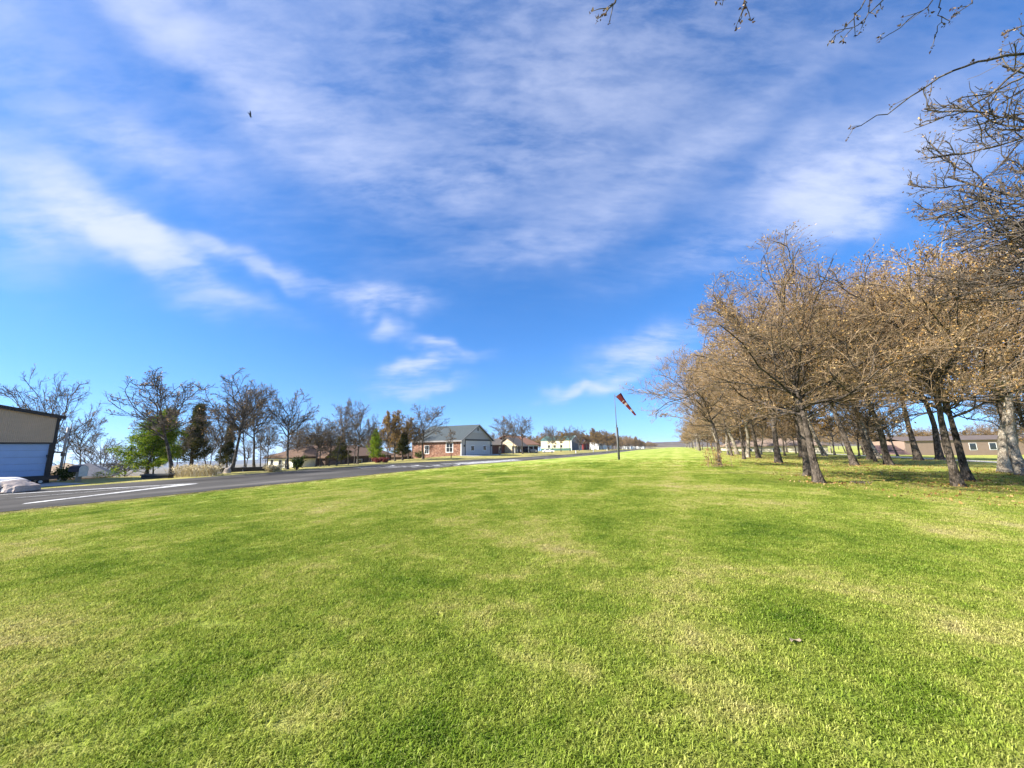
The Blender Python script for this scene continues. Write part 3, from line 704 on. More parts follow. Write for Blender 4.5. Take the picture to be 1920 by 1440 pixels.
    for px, py, top, w, key, lab, dist in (
        (274, 891, 770, 118, 'pine', 'bright green pine, broad and lit, left of the big bare tree', 0),
        (357, 886, 760, 66, 'pineD', 'dark olive pine half hidden behind the big bare tree', 52),
        (425, 880, 800, 40, 'pineD', 'thin dark pine glimpsed between the trunks behind the rocks', 62),
        (640, 868, 820, 40, 'pineD', 'dark bushy evergreen at the right end of the brown house', 62),
        (705, 862, 806, 36, 'pine', 'yellow-green young pine above the red shrub', 62),
        (755, 860, 812, 36, 'pineD', 'dark evergreen behind the ginger-leaved trees', 70)):
        b = foot(px, py, dist)
        place('pine_tree', key, b, top, w, lab)
    b = gpt(846, 859); place('sapling', 'sapling', b, 802, 22, 'slender leafless sapling planted before the sunlit brick wall')
build_trees()

# ------------------------------------------------------------------ branches hanging in from a near tree beyond the right edge
def overhang():
    o = thing('overhanging_tree', 'near tree outside the right edge whose thin budded branches hang into the top corner', 'tree', (10.5, 3.4, float(zxy(10.5, 3.4))))
    inv = Vector(o.location); T_ = MB(); C_ = MB(); tips = []; rr = random.Random(4)
    L = lambda p: Vector(p) - inv
    trunk = [Vector((0, 0, -.3)), Vector((.1, 0, 1.5)), Vector((-.1, .1, 3)), Vector((.1, .2, 4.8)), Vector((0, .1, 6.6)), Vector((.2, 0, 8.2))]
    T_.tube(trunk, [.36, .26, .23, .18, .12, .05], 10)
    fork = trunk[3]
    def limb(pts, r0, r1, root):
        pts = [L(p) for p in pts]; pts = [root, root.lerp(pts[0], .5) + Vector((0, 0, .35))] + pts; k = len(pts)
        # smooth the path
        out = []
        for i in range(k - 1):
            p0, p1, p2, p3 = pts[max(i - 1, 0)], pts[i], pts[i + 1], pts[min(i + 2, k - 1)]
            for s in range(4):
                t = s / 4; out.append(.5 * ((2 * p1) + (-p0 + p2) * t + (2 * p0 - 5 * p1 + 4 * p2 - p3) * t * t + (-p0 + 3 * p1 - 3 * p2 + p3) * t ** 3) + Vector((rr.gauss(0, .012), rr.gauss(0, .012), rr.gauss(0, .012))))
        out.append(pts[-1]); n = len(out); rad = [r0 + (r1 - r0) * (i / (n - 1)) ** .7 for i in range(n)]
        T_.tube(out, rad, 6)
        for i in range(int(n * .42), n):      # side twigs with bud clusters
            if rr.random() < .5:
                d = (out[i] - out[i - 1]).normalized(); s = Vector(side(rr, d, R(rr.uniform(35, 75)))); l = rr.uniform(.04, .16)
                e = out[i] + s * l * .5 + d * l * .2; e2 = e + (s + d * .7 + Vector((0, 0, rr.uniform(-.3, .2)))).normalized() * l * .5
                C_.tube([out[i], e, e2], [.0045, .0035, .002], 4); tips.append(tuple(e2))
                if rr.random() < .4: tips.append(tuple(e))
        tips.append(tuple(out[-1])); return out
    P = lambda d, *xy: [ipt(x, y, d + (x - 1750) / 900) for x, y in xy]
    limb(P(4.6, (1990, 112), (1920, 104), (1850, 112), (1765, 142), (1690, 196), (1600, 240)), .034, .004, fork)
    limb(P(4.9, (2000, 100), (1920, 125), (1850, 180), (1790, 215), (1726, 232)), .034, .004, trunk[2])
    limb(P(5.1, (1990, 105), (1920, 142), (1870, 168), (1800, 186), (1745, 214)), .028, .004, fork)
    limb(P(5.0, (1980, 120), (1920, 165), (1885, 190), (1850, 216)), .024, .004, trunk[2])
    limb(P(4.7, (2000, 20), (1940, 45), (1905, 55), (1885, 62)), .024, .004, fork)
    top = limb(P(3.9, (2100, -420), (1900, -330), (1700, -270), (1500, -240), (1300, -190), (1180, -60), (1155, 0), (1131, 26)), .06, .003, trunk[4])
    def hang(d, *xy):
        pts = P(d, *xy); root = min(top, key=lambda q: (q - L(pts[0])).length); limb(pts, .012, .003, root)
    hang(3.9, (1680, -90), (1622, 0), (1590, 44), (1556, 78)); hang(3.9, (1720, -90), (1652, 0), (1622, 38), (1580, 74))
    hang(4.0, (1810, -90), (1750, 0), (1705, 38), (1652, 74)); hang(4.0, (1790, -100), (1762, 0), (1764, 30), (1754, 66))
    hang(4.1, (1860, -90), (1820, 0), (1808, 16), (1784, 34)); hang(3.8, (1420, -110), (1398, 0), (1395, 8), (1386, 40)); hang(3.8, (1380, -100), (1360, -20), (1354, 10))
    T_.build('trunk', BARK, o, True); C_.build('twigs', TWIGD, o, True)
    link('leaves', leaf_mesh('overhang leaves', tips, .032, 4, .009, BUD, np.random.default_rng(3), .55), o)
overhang()
# ------------------------------------------------------------------ lawn grass: tufts on points, denser near by
def grass():
    rng = np.random.default_rng(2); V = []; F = []; tone = []; var = []; base = 0
    NV = 10
    for t in range(NV):
        weed = t >= 7
        n = 9 if weed else 125
        for k in range(n):
            a = rng.uniform(0, 6.283); rr_ = .13 * math.sqrt(rng.uniform()) if not weed else .015
            p = np.array([rr_ * math.cos(a), rr_ * math.sin(a), 0.]); az = rng.uniform(0, 6.283) if not weed else a
            if weed: h, w, ln = rng.uniform(.020, .036), rng.uniform(.012, .020), rng.uniform(1.0, 1.7)
            else: h, w, ln = rng.uniform(.012, .034), rng.uniform(.0032, .0060), rng.uniform(.35, 1.6)
            d = np.array([math.cos(az), math.sin(az), 0.]); s = np.array([-d[1], d[0], 0.]) * w / 2
            q1 = p + d * h * .35 * ln + np.array([0, 0, h * .62]); q2 = p + d * h * (.95 * ln) + np.array([0, 0, h * (1 - .5 * min(ln, 1.3))])
            if weed: V += [p - s * .3, p + s * .3, q1 + s, q1 - s, q2]
            else: V += [p - s, p + s, q1 + s * .8, q1 - s * .8, q2]
            F.append((base, base + 1, base + 2, base + 3)); F.append((base + 3, base + 2, base + 4)); base += 5
            tn = rng.uniform(0, 1) if not weed else rng.uniform(.35, .6)
            tone += [tn] * 5; var += [t] * 5
    nb = base
    # points of the lawn, thinning out with distance
    pts = []
    def ring(r0, r1, dens):
        n = int(dens(.5 * (r0 + r1)) * 1.25 * (r1 * r1 - r0 * r0)); r = np.sqrt(rng.uniform(r0 * r0, r1 * r1, n)); a = rng.uniform(R(-72), R(72), n)
        pts.append(np.stack([r * np.sin(a), r * np.cos(a), r], 1))
    dens = lambda r: 125 if r < 8 else 125 * (8 / r) ** 1.45
    e = [0.3, 2, 4, 7] + list(np.linspace(8, 48, 41))
    for a, b in zip(e[:-1], e[1:]): ring(a, b, dens)
    P = np.concatenate(pts); U, W = xy2uv(P[:, 0], P[:, 1])
    keep = (W < 23.2 + rng.normal(0, .12, len(P))) & (rng.uniform(0, 1, len(P)) < np.clip((48 - P[:, 2]) / 26, 0, 1)) & ~((W < -6) & (rng.uniform(0, 1, len(P)) < .45)); P = P[keep]; U = U[keep]; W = W[keep]
    Z = zuv(U, W); n = len(P)
    scl = rng.uniform(.7, 1.45, n) * np.clip(1 + (P[:, 2] - 8) * .018, 1, 1.7); rot = rng.uniform(0, 6.283, n)
    vr = rng.integers(0, 7, n); wd = rng.uniform(0, 1, n) < .06; vr[wd] = rng.integers(7, 10, wd.sum())
    me = bpy.data.meshes.new('lawn grass')
    allv = V + [(x, y, z) for (x, y, _), z in zip(P, Z)]
    me.from_pydata([tuple(map(float, v)) for v in allv], [], F)
    N = len(allv)
    def attr(nm, typ, vals):
        a = me.attributes.new(nm, typ, 'POINT'); a.data.foreach_set('value', np.asarray(vals))
    attr('tone', 'FLOAT', np.concatenate([tone, np.zeros(n)]).astype(np.float32)); attr('seed_id', 'INT', np.concatenate([var, vr]).astype(np.int32))
    attr('is_root', 'INT', np.concatenate([np.zeros(nb), np.ones(n)]).astype(np.int32))
    attr('size', 'FLOAT', np.concatenate([np.ones(nb), scl]).astype(np.float32)); attr('turn', 'FLOAT', np.concatenate([np.zeros(nb), rot]).astype(np.float32))
    gm = leafy('grass blades', blade_col, .45); me.materials.append(gm)
    o = link('grass', me); tag(o, 'short mown green lawn with yellow patches in front of the runway and grove', 'grass', kind='stuff')
    g = bpy.data.node_groups.new('lawn tufts', 'GeometryNodeTree')
    g.interface.new_socket('Geometry', in_out='INPUT', socket_type='NodeSocketGeometry'); g.interface.new_socket('Geometry', in_out='OUTPUT', socket_type='NodeSocketGeometry')
    nd = g.nodes; lk = g.links.new
    gi = nd.new('NodeGroupInput'); go = nd.new('NodeGroupOutput')
    def na(nm, typ):
        x = nd.new('GeometryNodeInputNamedAttribute'); x.data_type = typ; x.inputs['Name'].default_value = nm; return x.outputs['Attribute']
    sep = nd.new('GeometryNodeSeparateGeometry'); sep.domain = 'POINT'; lk(gi.outputs[0], sep.inputs['Geometry'])
    cmp_ = nd.new('FunctionNodeCompare'); cmp_.data_type = 'INT'; cmp_.operation = 'EQUAL'; lk(na('is_root', 'INT'), cmp_.inputs[2]); cmp_.inputs[3].default_value = 1
    lk(cmp_.outputs[0], sep.inputs['Selection'])
    sp_ = nd.new('GeometryNodeSplitToInstances'); sp_.domain = 'POINT'; lk(sep.outputs[1], sp_.inputs['Geometry']); lk(na('seed_id', 'INT'), sp_.inputs['Group ID'])
    mp = nd.new('GeometryNodeMeshToPoints'); lk(sep.outputs[0], mp.inputs['Mesh'])
    ip = nd.new('GeometryNodeInstanceOnPoints'); lk(mp.outputs[0], ip.inputs['Points']); lk(sp_.outputs['Instances'], ip.inputs['Instance'])
    ip.inputs['Pick Instance'].default_value = True; lk(na('seed_id', 'INT'), ip.inputs['Instance Index'])
    cx = nd.new('ShaderNodeCombineXYZ'); lk(na('turn', 'FLOAT'), cx.inputs[2]); 
    try:
        er = nd.new('FunctionNodeEulerToRotation'); lk(cx.outputs[0], er.inputs[0]); lk(er.outputs[0], ip.inputs['Rotation'])
    except Exception: lk(cx.outputs[0], ip.inputs['Rotation'])
    lk(na('size', 'FLOAT'), ip.inputs['Scale']); lk(ip.outputs[0], go.inputs[0])
    md = o.modifiers.new('tufts', 'NODES'); md.node_group = g
    print('grass tufts', n)
grass()
def fallen():
    rng = np.random.default_rng(8); U = rng.uniform(14, 75, 9000); W = -3.5 - rng.gamma(2.0, 6.0, 9000)
    tips = []
    for o in SC.objects:
        if o.name.startswith('oak_tree') and o.get('group', '').startswith('oaks of the grove'):
            for k in range(170):
                a = rng.uniform(0, 6.283); q = .25 + abs(rng.normal(0, .75)); x, y = o.location.x + q * math.cos(a), o.location.y + q * math.sin(a)
                tips.append((x, y, float(zxy(x, y)) + .03))
    for a, b in zip(U, W):
        if b < -45: continue
        x, y = uv2xy(a, b); tips.append((x, y, float(zuv(a, b)) + .03))
    me = leaf_mesh('fallen leaves', tips, .085, 1, .01, DEAD, rng, .6, -.1); o = link('fallen_leaves', me)
    tag(o, 'brown fallen leaves scattered on the grass under the grove', 'leaf litter', kind='stuff')
fallen()
def scrap():
    b = gpt(1492, 1207); tag_o = MB(); pts = []
    for i in range(7):
        a = i / 6; pts.append((-.075 + .15 * a, .018 * math.sin(a * 5), .035 + .012 * math.sin(a * 7)))
    vs = []; 
    for i, p in enumerate(pts):
        w = .034 * math.sin(math.pi * (i + .6) / 7.2) + .004; vs += [(p[0], p[1] - w, p[2] + .014), (p[0], p[1], p[2]), (p[0], p[1] + w, p[2] + .012)]
    tag_o.add(vs, [(i * 3 + k, (i + 1) * 3 + k, (i + 1) * 3 + k + 1, i * 3 + k + 1) for i in range(6) for k in range(2)])
    o = tag_o.build('dead_leaf', mat('bleached leaf', (.27, .21, .14), .8, .2, 20), None, True); o.location = b; o.rotation_euler = (0, 0, .35); o.scale = (.62,) * 3
    tag(o, 'pale curled dead leaf lying alone on the mown lawn', 'leaf')
    q = gpt(1611, 907); m_ = MB(); r = random.Random(3)
    for k in range(14):
        a = r.uniform(0, 6.28); l = r.uniform(.12, .42); c = Vector((r.gauss(0, .16), r.gauss(0, .09), .05)); d = Vector((math.cos(a), math.sin(a), r.uniform(0, .5)))
        m_.tube([c - d * l / 2, c + Vector((0, 0, .03)), c + d * l / 2], [.016, .014, .006], 5)
    o = m_.build('fallen_branch', TWIGD, None, True); o.location = q; tag(o, 'small dark heap of fallen twigs on the shaded grass right of the close trunk pair', 'branch')
    # brown shoots round the foot of the first oak
    b = gpt(1343, 876); t = thing('sucker_shoots', 'brown leafy sucker shoots round the foot of the leftmost thick oak', 'shoots', b); s = MB(); tips = []
    for k in range(26):
        p = Vector((r.gauss(0, .35), r.gauss(0, .3), 0)); h = r.uniform(.4, 1.9); e = p + Vector((r.gauss(0, .25), r.gauss(0, .2), h)); mid = p.lerp(e, .5) + Vector((r.gauss(0, .08), r.gauss(0, .08), 0))
        s.tube([p, mid, e], [.014, .010, .004], 4)
        for j in range(7): tips.append(tuple(p.lerp(e, r.uniform(.25, 1)) + Vector((r.gauss(0, .07), r.gauss(0, .07), 0))))
    s.build('stems', TWIG, t); link('leaves', leaf_mesh('shoot leaves', tips, .10, 2, .05, DEAD, np.random.default_rng(1)), t)
scrap()

# ------------------------------------------------------------------ windsock and bird
def windsock():
    b = gpt(1160, 862); o = thing('windsock', 'faded red and white windsock hanging from a thin two-stage pole on the lawn', 'windsock', b)
    grey = mat('galvanised pole', (.13, .13, .128), .7, .25, 3, metal=.1); dk = mat('pole shade tone', (.035, .035, .037), .6, .2, 3)
    d = b.y; k = lambda y: (862 - y) / FPX * d * 1.0
    H = 7.25; h0 = 3.55
    m = MB(); m.tube([(0, 0, -.2), (0, 0, h0)], .085, 12); low = m.build('sleeve', grey, o, True)
    m = MB(); m.box(.075, .155, -.05, .05, 0, h0 - .02); m.build('post', dk, o)  # added dark strip stands in for the shaded right side of the sleeve
    m = MB(); m.tube([(-.13, 0, h0 - .05), (.16, 0, h0 - .05)], .03, 8); m.tube([(.02, 0, h0 - .02), (.1, .0, h0 + .25)], .03, 8); m.build('hinge_bracket', grey, o, True)
    m = MB(); m.tube([(0, 0, h0 - .4), (0, 0, h0 + 1.8), (-.01, 0, H)], [.045, .038, .03], 10); m.build('mast', grey, o, True)
    z0 = H - .30; ax = Vector((.60, -.15, -.79)).normalized(); c0 = Vector((.42, -.05, z0 + .2))
    r0, r1, Ls = .36, .13, 2.75
    a = ax.cross(Vector((0, 1, 0))).normalized(); bb = ax.cross(a)
    m = MB(); m.tube([c0 + (a * math.cos(t) + bb * math.sin(t)) * r0 for t in np.linspace(0, 6.2832, 25)], .014, 6, False)
    m.tube([(0, 0, z0 + .02), tuple(c0 + a * r0 * .98)], .014, 6); m.tube([(0, 0, z0 + .3), tuple(c0 - a * r0 * .98)], .014, 6); m.build('hoop', grey, o, True)
    red = mat('faded red cloth', (.105, .010, .008), .85, .35, 2.5); wht = mat('worn white cloth', (.30, .26, .235), .85, .15, 3)
    n = 26; rings = 34; vs = []; r = random.Random(2)
    for i in range(rings):
        f = i / (rings - 1); c = c0 + ax * Ls * f + Vector((-.10 * math.sin(f * 3.1) * .4, 0, -.18 * f * f)); rad = r0 + (r1 - r0) * f
        sq = 1 - .30 * min(1, f * 1.7)
        for j in range(n):
            t = 2 * math.pi * j / n; wr = 1 + .05 * math.sin(3 * t + f * 9) + .04 * math.sin(7 * t - f * 14)
            vs.append(c + (a * math.cos(t) * sq + bb * math.sin(t)) * rad * wr)
    m = MB()
    m.add(vs, [])
    def col(f, j):
        th = j / n
        if .42 < f < .50 and (.0 < th < .72) or .30 < f < .325 and .2 < th < .7: return 1
        if .72 < f < .80 and .15 < th < .7: return 1
        return 0
    for i in range(rings - 1):
        for j in range(n):
            m.f.append((i * n + j, i * n + (j + 1) % n, (i + 1) * n + (j + 1) % n, (i + 1) * n + j)); m.mi.append(col(i / (rings - 1), j))
    m.build('sock', [red, wht], o, True)
windsock()
def bird():
    c = ipt(469, 216, 60); m = MB()
    rows = []
    for s in np.linspace(-1, 1, 17):
        y = s * .72; z = .16 * (abs(s) ** 1.4) + .05 * math.sin(s * 3); ch = .30 * (1 - abs(s) ** 2.2) ** .6 + .10; sw = -.10 * abs(s) ** 2
        th = .022 * (1 - abs(s)) + .006 + (.075 * math.exp(-(s / .13) ** 2))
        rows.append([(sw + ch * .55, y, z), (sw + ch * .1, y, z + th), (sw - ch * .5, y, z), (sw + ch * .1, y, z - th)])
    vs = [p for rw in rows for p in rw]; k = len(rows)
    fs = [(i * 4 + j, i * 4 + (j + 1) % 4, (i + 1) * 4 + (j + 1) % 4, (i + 1) * 4 + j) for i in range(k - 1) for j in range(4)] + [(3, 2, 1, 0), tuple(range((k - 1) * 4, k * 4))]
    m.add(vs, fs)
    m.tube([(.42, 0, .0), (.34, 0, .035), (.24, 0, .02), (.05, 0, .01), (-.18, 0, .01), (-.42, 0, .0)], [.015, .035, .045, .075, .06, .05], 8)
    m.add([(-.2, -.05, .01), (-.2, .05, .01), (-.55, .12, .0), (-.55, -.12, .0), (-.2, -.05, -.01), (-.2, .05, -.01), (-.55, .12, -.012), (-.55, -.12, -.012)], [(0, 1, 2, 3), (7, 6, 5, 4), (0, 4, 5, 1), (2, 6, 7, 3), (1, 5, 6, 2), (3, 7, 4, 0)])
    o = m.build('bird', mat('black feathers', (.018, .017, .018), .7, .3, 8), None, True); o.location = c
    # banked steeply in a turn: wings nearly upright in the picture, seen almost edge on
    o.rotation_euler = Matrix(((.18, .10, -.98), (.96, -.2, .16), (-.18, -.97, -.13))).transposed().to_euler() if False else (Matrix.Rotation(R(78), 3, 'Y') @ Matrix.Rotation(R(90), 3, 'Z')).to_euler()
    tag(o, 'dark soaring bird banking high in the cloudy sky on the left', 'bird')
bird()

# ------------------------------------------------------------------ buildings (local X along the runway, local Y away from it)
RZ = R(90) - TA
WHITE = mat('white paint', (.76, .76, .74), .6, .06, 2); TRIM = mat('dark trim', (.035, .028, .025), .5, .2, 3); GLASS = mat('window glass', (.025, .03, .035), .08, .3, .6, spec=.8)
def bld(name, label, u, v, z=None, rz=None, cat='building'):
    x, y = uv2xy(u, v); return thing(name, label, cat, (x, y, float(zuv(u, v)) if z is None else z), RZ if rz is None else rz)
def win(par, face, at_, a0, a1, z0, z1, frame=WHITE, fw=.10, name='window', cross=False, glass=None):
    """a window set on an outer wall: face '-y' or '-x' of the building, frame as its sub-part"""
    g = MB(); f = MB()
    def bx(m, p0, p1, q0, q1, d0, d1):
        if face == '-y': m.box(p0, p1, at_ - d1, at_ - d0, q0, q1)
        else: m.box(at_ - d1, at_ - d0, p0, p1, q0, q1)
    bx(g, a0, a1, z0, z1, -.02, .012); o = g.build(name, glass or GLASS, par)
    bx(f, a0 - fw, a0, z0 - fw, z1 + fw, -.01, .05); bx(f, a1, a1 + fw, z0 - fw, z1 + fw, -.01, .05)
    bx(f, a0, a1, z1, z1 + fw, -.01, .047); bx(f, a0, a1, z0 - fw, z0, -.01, .047)
    if cross: bx(f, (a0 + a1) / 2 - .03, (a0 + a1) / 2 + .03, z0, z1, .012, .035); bx(f, a0, a1, (z0 + z1) / 2 - .03, (z0 + z1) / 2 + .03, .012, .032)
    f.build('window_frame', frame, o); return o
def stone_mat(name, cols, sc):
    m_ = bpy.data.materials.new(name); m_.use_nodes = True; t = m_.node_tree; N = NT(t); p = t.nodes['Principled BSDF']
    oc = N.n('ShaderNodeTexCoord').outputs['Object']; mp = N.n('ShaderNodeMapping'); mp.inputs['Scale'].default_value = (1, 1, 1.8); N.put(mp.inputs[0], oc)
    vo = N.n('ShaderNodeTexVoronoi'); vo.inputs['Scale'].default_value = sc; N.put(vo.inputs['Vector'], mp.outputs[0])
    sx = N.n('ShaderNodeSeparateXYZ'); N.put(sx.inputs[0], vo.outputs['Color'])
    N.put(p.inputs['Base Color'], N.ramp(sx.outputs[0], cols)); p.inputs['Roughness'].default_value = .9
    b = N.n('ShaderNodeBump'); b.inputs['Distance'].default_value = .03; N.put(b.inputs['Height'], N.mr(vo.outputs['Distance'], 0, .5, 1, 0)); N.put(p.inputs['Normal'], b.outputs[0]); return m_
BRICK = stone_mat('red brick', [(0, (.10, .042, .026)), (.35, (.19, .085, .052)), (.75, (.25, .125, .078)), (1, (.36, .23, .16))], 4)
STONE = stone_mat('tan stone', [(0, (.42, .28, .16)), (.5, (.60, .48, .32)), (1, (.74, .64, .46))], 2.6)
def shingle(name, c): return mat(name, c, .9, .28, 3.5, .5, 24, (1, 1, 1))

def left_hangar():
    o = bld('metal_hangar', 'tan metal hangar with dark trim and a blue-white roll-up door at the left edge', 12.35, 44, -.52)
    tan = mat('tan metal siding', (.58, .39, .25), .6, .06, 1, wave=(3.4, .35, 'X')); L = 17.0; D = 22; e = 4.95; rg = e + L / 2 * .187
    m = MB()
    x0, x1, x2 = -L, -L / 2, 0.; dl, dr, dh = -4.9, -.26, 2.95   # door opening
    m.box(dr, 0, 0, .2, -.6, e); m.box(x0, dl, 0, .2, -.6, e); m.prism([(dl, dh), (dr, dh), (dr, e), (dl, e)], 0, .2)
    m.prism([(x0, e), (0, e), (x1, rg)], 0, .2); m.box(-.2, 0, .2, D, -.6, e); m.box(x0, x0 + .2, .2, D, -.6, e); m.box(x0 + .2, -.2, D - .2, D, -.6, e)
    m.build('wall', tan, o)
    m = MB(); m.gable_roof(x0, 0, 0, D, e + .02, rg + .02, .14, .12, .26); m.build('roof', mat('dark metal roof', (.07, .055, .05), .5, .2, 2, wave=(2, .3, 'X')), o)
    m = MB(); m.box(-.14, .035, -.035, .1, -.55, e - .03); m.build('corner_trim', TRIM, o)
    m = MB(); sl = .187
    m.prism([(x1, rg - .06), (.26, e - .11), (.26, e + .15), (x1, rg + .2)], -.17, -.125); m.prism([(x0 - .26, e - .11), (x1, rg - .06), (x1, rg + .2), (x0 - .26, e + .15)], -.17, -.125); m.build('fascia', TRIM, o)
    m = MB(); 
    for k in range(6):
        z = -.02 + k * .495; m.box(dl, dr, .10, .16, z, z + .488); m.box(dl, dr, .085, .10, z + .06, z + .43)
    d = m.build('roller_door', mat('white door', (.38, .49, .68), .5, .05, 2), o)  # white door in shade: the blue it takes from the sky is painted in
    m = MB(); m.box(dr, dr + .12, -.03, .09, -.4, dh + .1); m.box(dl - .12, dl, -.03, .09, -.4, dh + .1); m.box(dl, dr, -.03, .09, dh, dh + .1); m.build('door_frame', TRIM, o)
    m = MB(); m.box(.02 - .36, .02 - .18, -.25, -.0, 2.0, 2.12); m.box(-.37, -.17, -.36, -.2, 1.9, 2.05); m.build('wall_lamp', mat('bronze lamp', (.03, .025, .02), .5, .2, 3), o)
left_hangar()
def poles():
    b = Vector((*uv2xy(13.75, 47), float(zuv(13.75, 47)))); o = thing('utility_pole', 'whitish slim utility pole beside the corner of the tan hangar', 'pole', b)
    m = MB(); m.tube([(0, 0, -.3), (0, 0, 4.4)], [.10, .075], 10); m.build('shaft', mat('weathered white pole', (.55, .53, .48), .8, .2, 5), o, True)
    m = MB(); m.tube([(.17, .05, -.3), (.17, .05, 4.7)], .035, 8); m.build('conduit', mat('conduit grey', (.18, .19, .20), .5, .2, 5), o, True)
    m = MB(); m.box(-.12, .22, -.10, .02, 2.0, 2.3); m.build('meter_box', mat('meter grey', (.25, .26, .27), .5, .2, 5), o)
poles()

def grey_hangar():
    o = bld('grey_hangar', 'grey gabled hangar house with a big white door and sunlit red brick side wall', 82.05, 50, -.40)
    W, D, e, rg = 17.4, 15.5, 3.95, 8.0; grey = mat('light grey siding', (.46, .425, .39), .7, .05, 2, wave=(2.4, .22, 'X')); m = MB()
    m.box(0, W, 0, .2, -2, e); m.prism([(0, e), (W, e), (W / 2, rg)], 0, .2); m.box(W - .2, W, .2, D, -2, e); m.box(.2, W - .2, D - .2, D, -2, e); m.prism([(0, e), (W, e), (W / 2, rg)], D - .2, D); m.build('wall', grey, o)
    m = MB(); m.box(0, .2, .2, D, -2.4, e - .05); m.build('brick_wall', BRICK, o)
    m = MB(); m.prism([(W * .30, e + 1.95), (W * .70, e + 1.95), (W / 2, rg - .22)], -.03, -.003); m.build('gable_panel', mat('pale gable boards', (.50, .50, .51), .7, .05, 2, wave=(4, .2, 'Z')), o)
    m = MB(); m.gable_roof(0, W, 0, D, e, rg, .22, .5, .55); m.build('roof', shingle('blue grey shingles', (.060, .072, .074)), o)
    m = MB(); m.prism([(-.56, e - .42), (W / 2, rg - .17), (W / 2, rg + .25), (-.56, e - .05)], -.56, -.51); m.prism([(W / 2, rg - .17), (W + .56, e - .42), (W + .56, e - .05), (W / 2, rg + .25)], -.56, -.51); m.box(-.62, -.56, -.5, D + .5, e - .45, e - .08); m.build('fascia', mat('grey fascia', (.26, .24, .23), .6, .1, 2), o)
    d = MB(); d.box(2.0, 15.9, -.07, 0, .02, 3.75); door = d.build('hangar_door', mat('white hangar door', (.58, .55, .52), .6, .04, 1.5, wave=(1.6, .25, 'X')), o)
    f = MB(); f.box(1.8, 16.1, -.14, -.002, 3.78, 4.15); f.box(1.75, 1.97, -.10, -.002, 0, 3.76); f.box(15.92, 16.1, -.10, -.002, 0, 3.76); f.build('door_header', TRIM, o)
    for a in (4.75, 11.65): win(o, '-y', -.07, a, a + 1.6, 1.2, 2.35, WHITE, .2)
    m = MB(); m.prism([(W / 2 - .32, rg - 1.5), (W / 2 + .32, rg - 1.5), (W / 2 + .32, rg - .85), (W / 2, rg - .6), (W / 2 - .32, rg - .85)], -.08, -.035); m.build('gable_vent', TRIM, o)
    for x in (1.25, 16.6): m = MB(); m.box(x - .14, x + .14, -.3, 0, 2.2, 2.65); m.build('wall_lamp', TRIM, o)
    w = win(o, '-x', 0, 2.6, 4.5, .95, 3.2, WHITE, .16, cross=True); 
    win(o, '-x', 0, 10.0, 11.2, .6, 2.6, WHITE, .14, cross=True)
    m = MB(); m.box(-.09, 0, -.03, .12, -2, e - .1); m.build('corner_board', WHITE, o)
grey_hangar()

def brown_house():
    o = bld('brown_roofed_house', 'low cream stone house with brown shingle roofs and dark garage gable behind bare trees', 49.3, 65, -2.15)
    roof = shingle('brown shingles', (.125, .076, .048)); wall = STONE; dark = mat('dark brown siding', (.075, .048, .036), .8, .25, 3)
    m = MB(); m.box(0, 22, 0, 10, -1.5, 2.55); m.build('wall', mat('cream stone wall', (.74, .68, .52), .9, .12, 3, .4, 14), o)
    m = MB(); m.hip_roof(0, 22, 0, 10, 2.6, 4.75); m.build('roof', roof, o)
    m = MB(); m.box(3.2, 21.5, -2.4, 0, -1.5, 2.45); m.build('porch_wall', dark, o)
    m = MB(); m.prism([(3.2, 2.45), (8.6, 2.45), (5.9, 4.25)], -2.42, 0); m.build('garage_gable', dark, o)
    m = MB(); m.gable_roof(3.2, 8.6, -2.4, 4.5, 2.5, 4.35, .18, .4, .5); m.build('garage_roof', roof, o)
    m = MB(); m.prism([(-2.9, 2.2), (3.4, 3.9), (3.4, 4.08), (-2.9, 2.38)], 8.6, 22.3, 'x'); m.build('porch_roof', roof, o)
    m = MB(); m.box(9, 10.2, 4.4, 5.4, 4.2, 5.7); m.build('chimney', BRICK, o)
    for a in (1.4, 3.7, 5.6, 8.0): win(o, '-x', 0, a, a + .9, .4, 2.0, WHITE, .12)
    m = MB(); m.box(4.2, 7.8, -2.48, -2.42, -.9, 1.6); m.build('garage_door', mat('brown door', (.12, .085, .07), .6, .15, 3), o)
    win(o, '-y', -2.4, 11, 12.4, .3, 1.6, WHITE, .1); win(o, '-y', -2.4, 16, 17.4, .3, 1.6, WHITE, .1)
    m = MB(); m.box(-.52, 22.52, -.52, 10.52, 2.2, 2.38); m.build('eaves', TRIM, o)
    # lean low outbuilding right of it
    q = bld('brown_shed', 'small brown-roofed shed with dark doorways right of the brown house', 79, 66, -2.4)
    m = MB(); m.box(0, 9, 0, 6, -1, 2.0); m.build('wall', dark, q); m = MB(); m.hip_roof(0, 9, 0, 6, 2.0, 3.5); m.build('roof', roof, q)
    m = MB(); m.box(1, 2.2, -.06, .0, 0, 1.8); m.build('door', TRIM, q); win(q, '-y', 0, 4, 5.2, .7, 1.6, WHITE, .1)
brown_house()
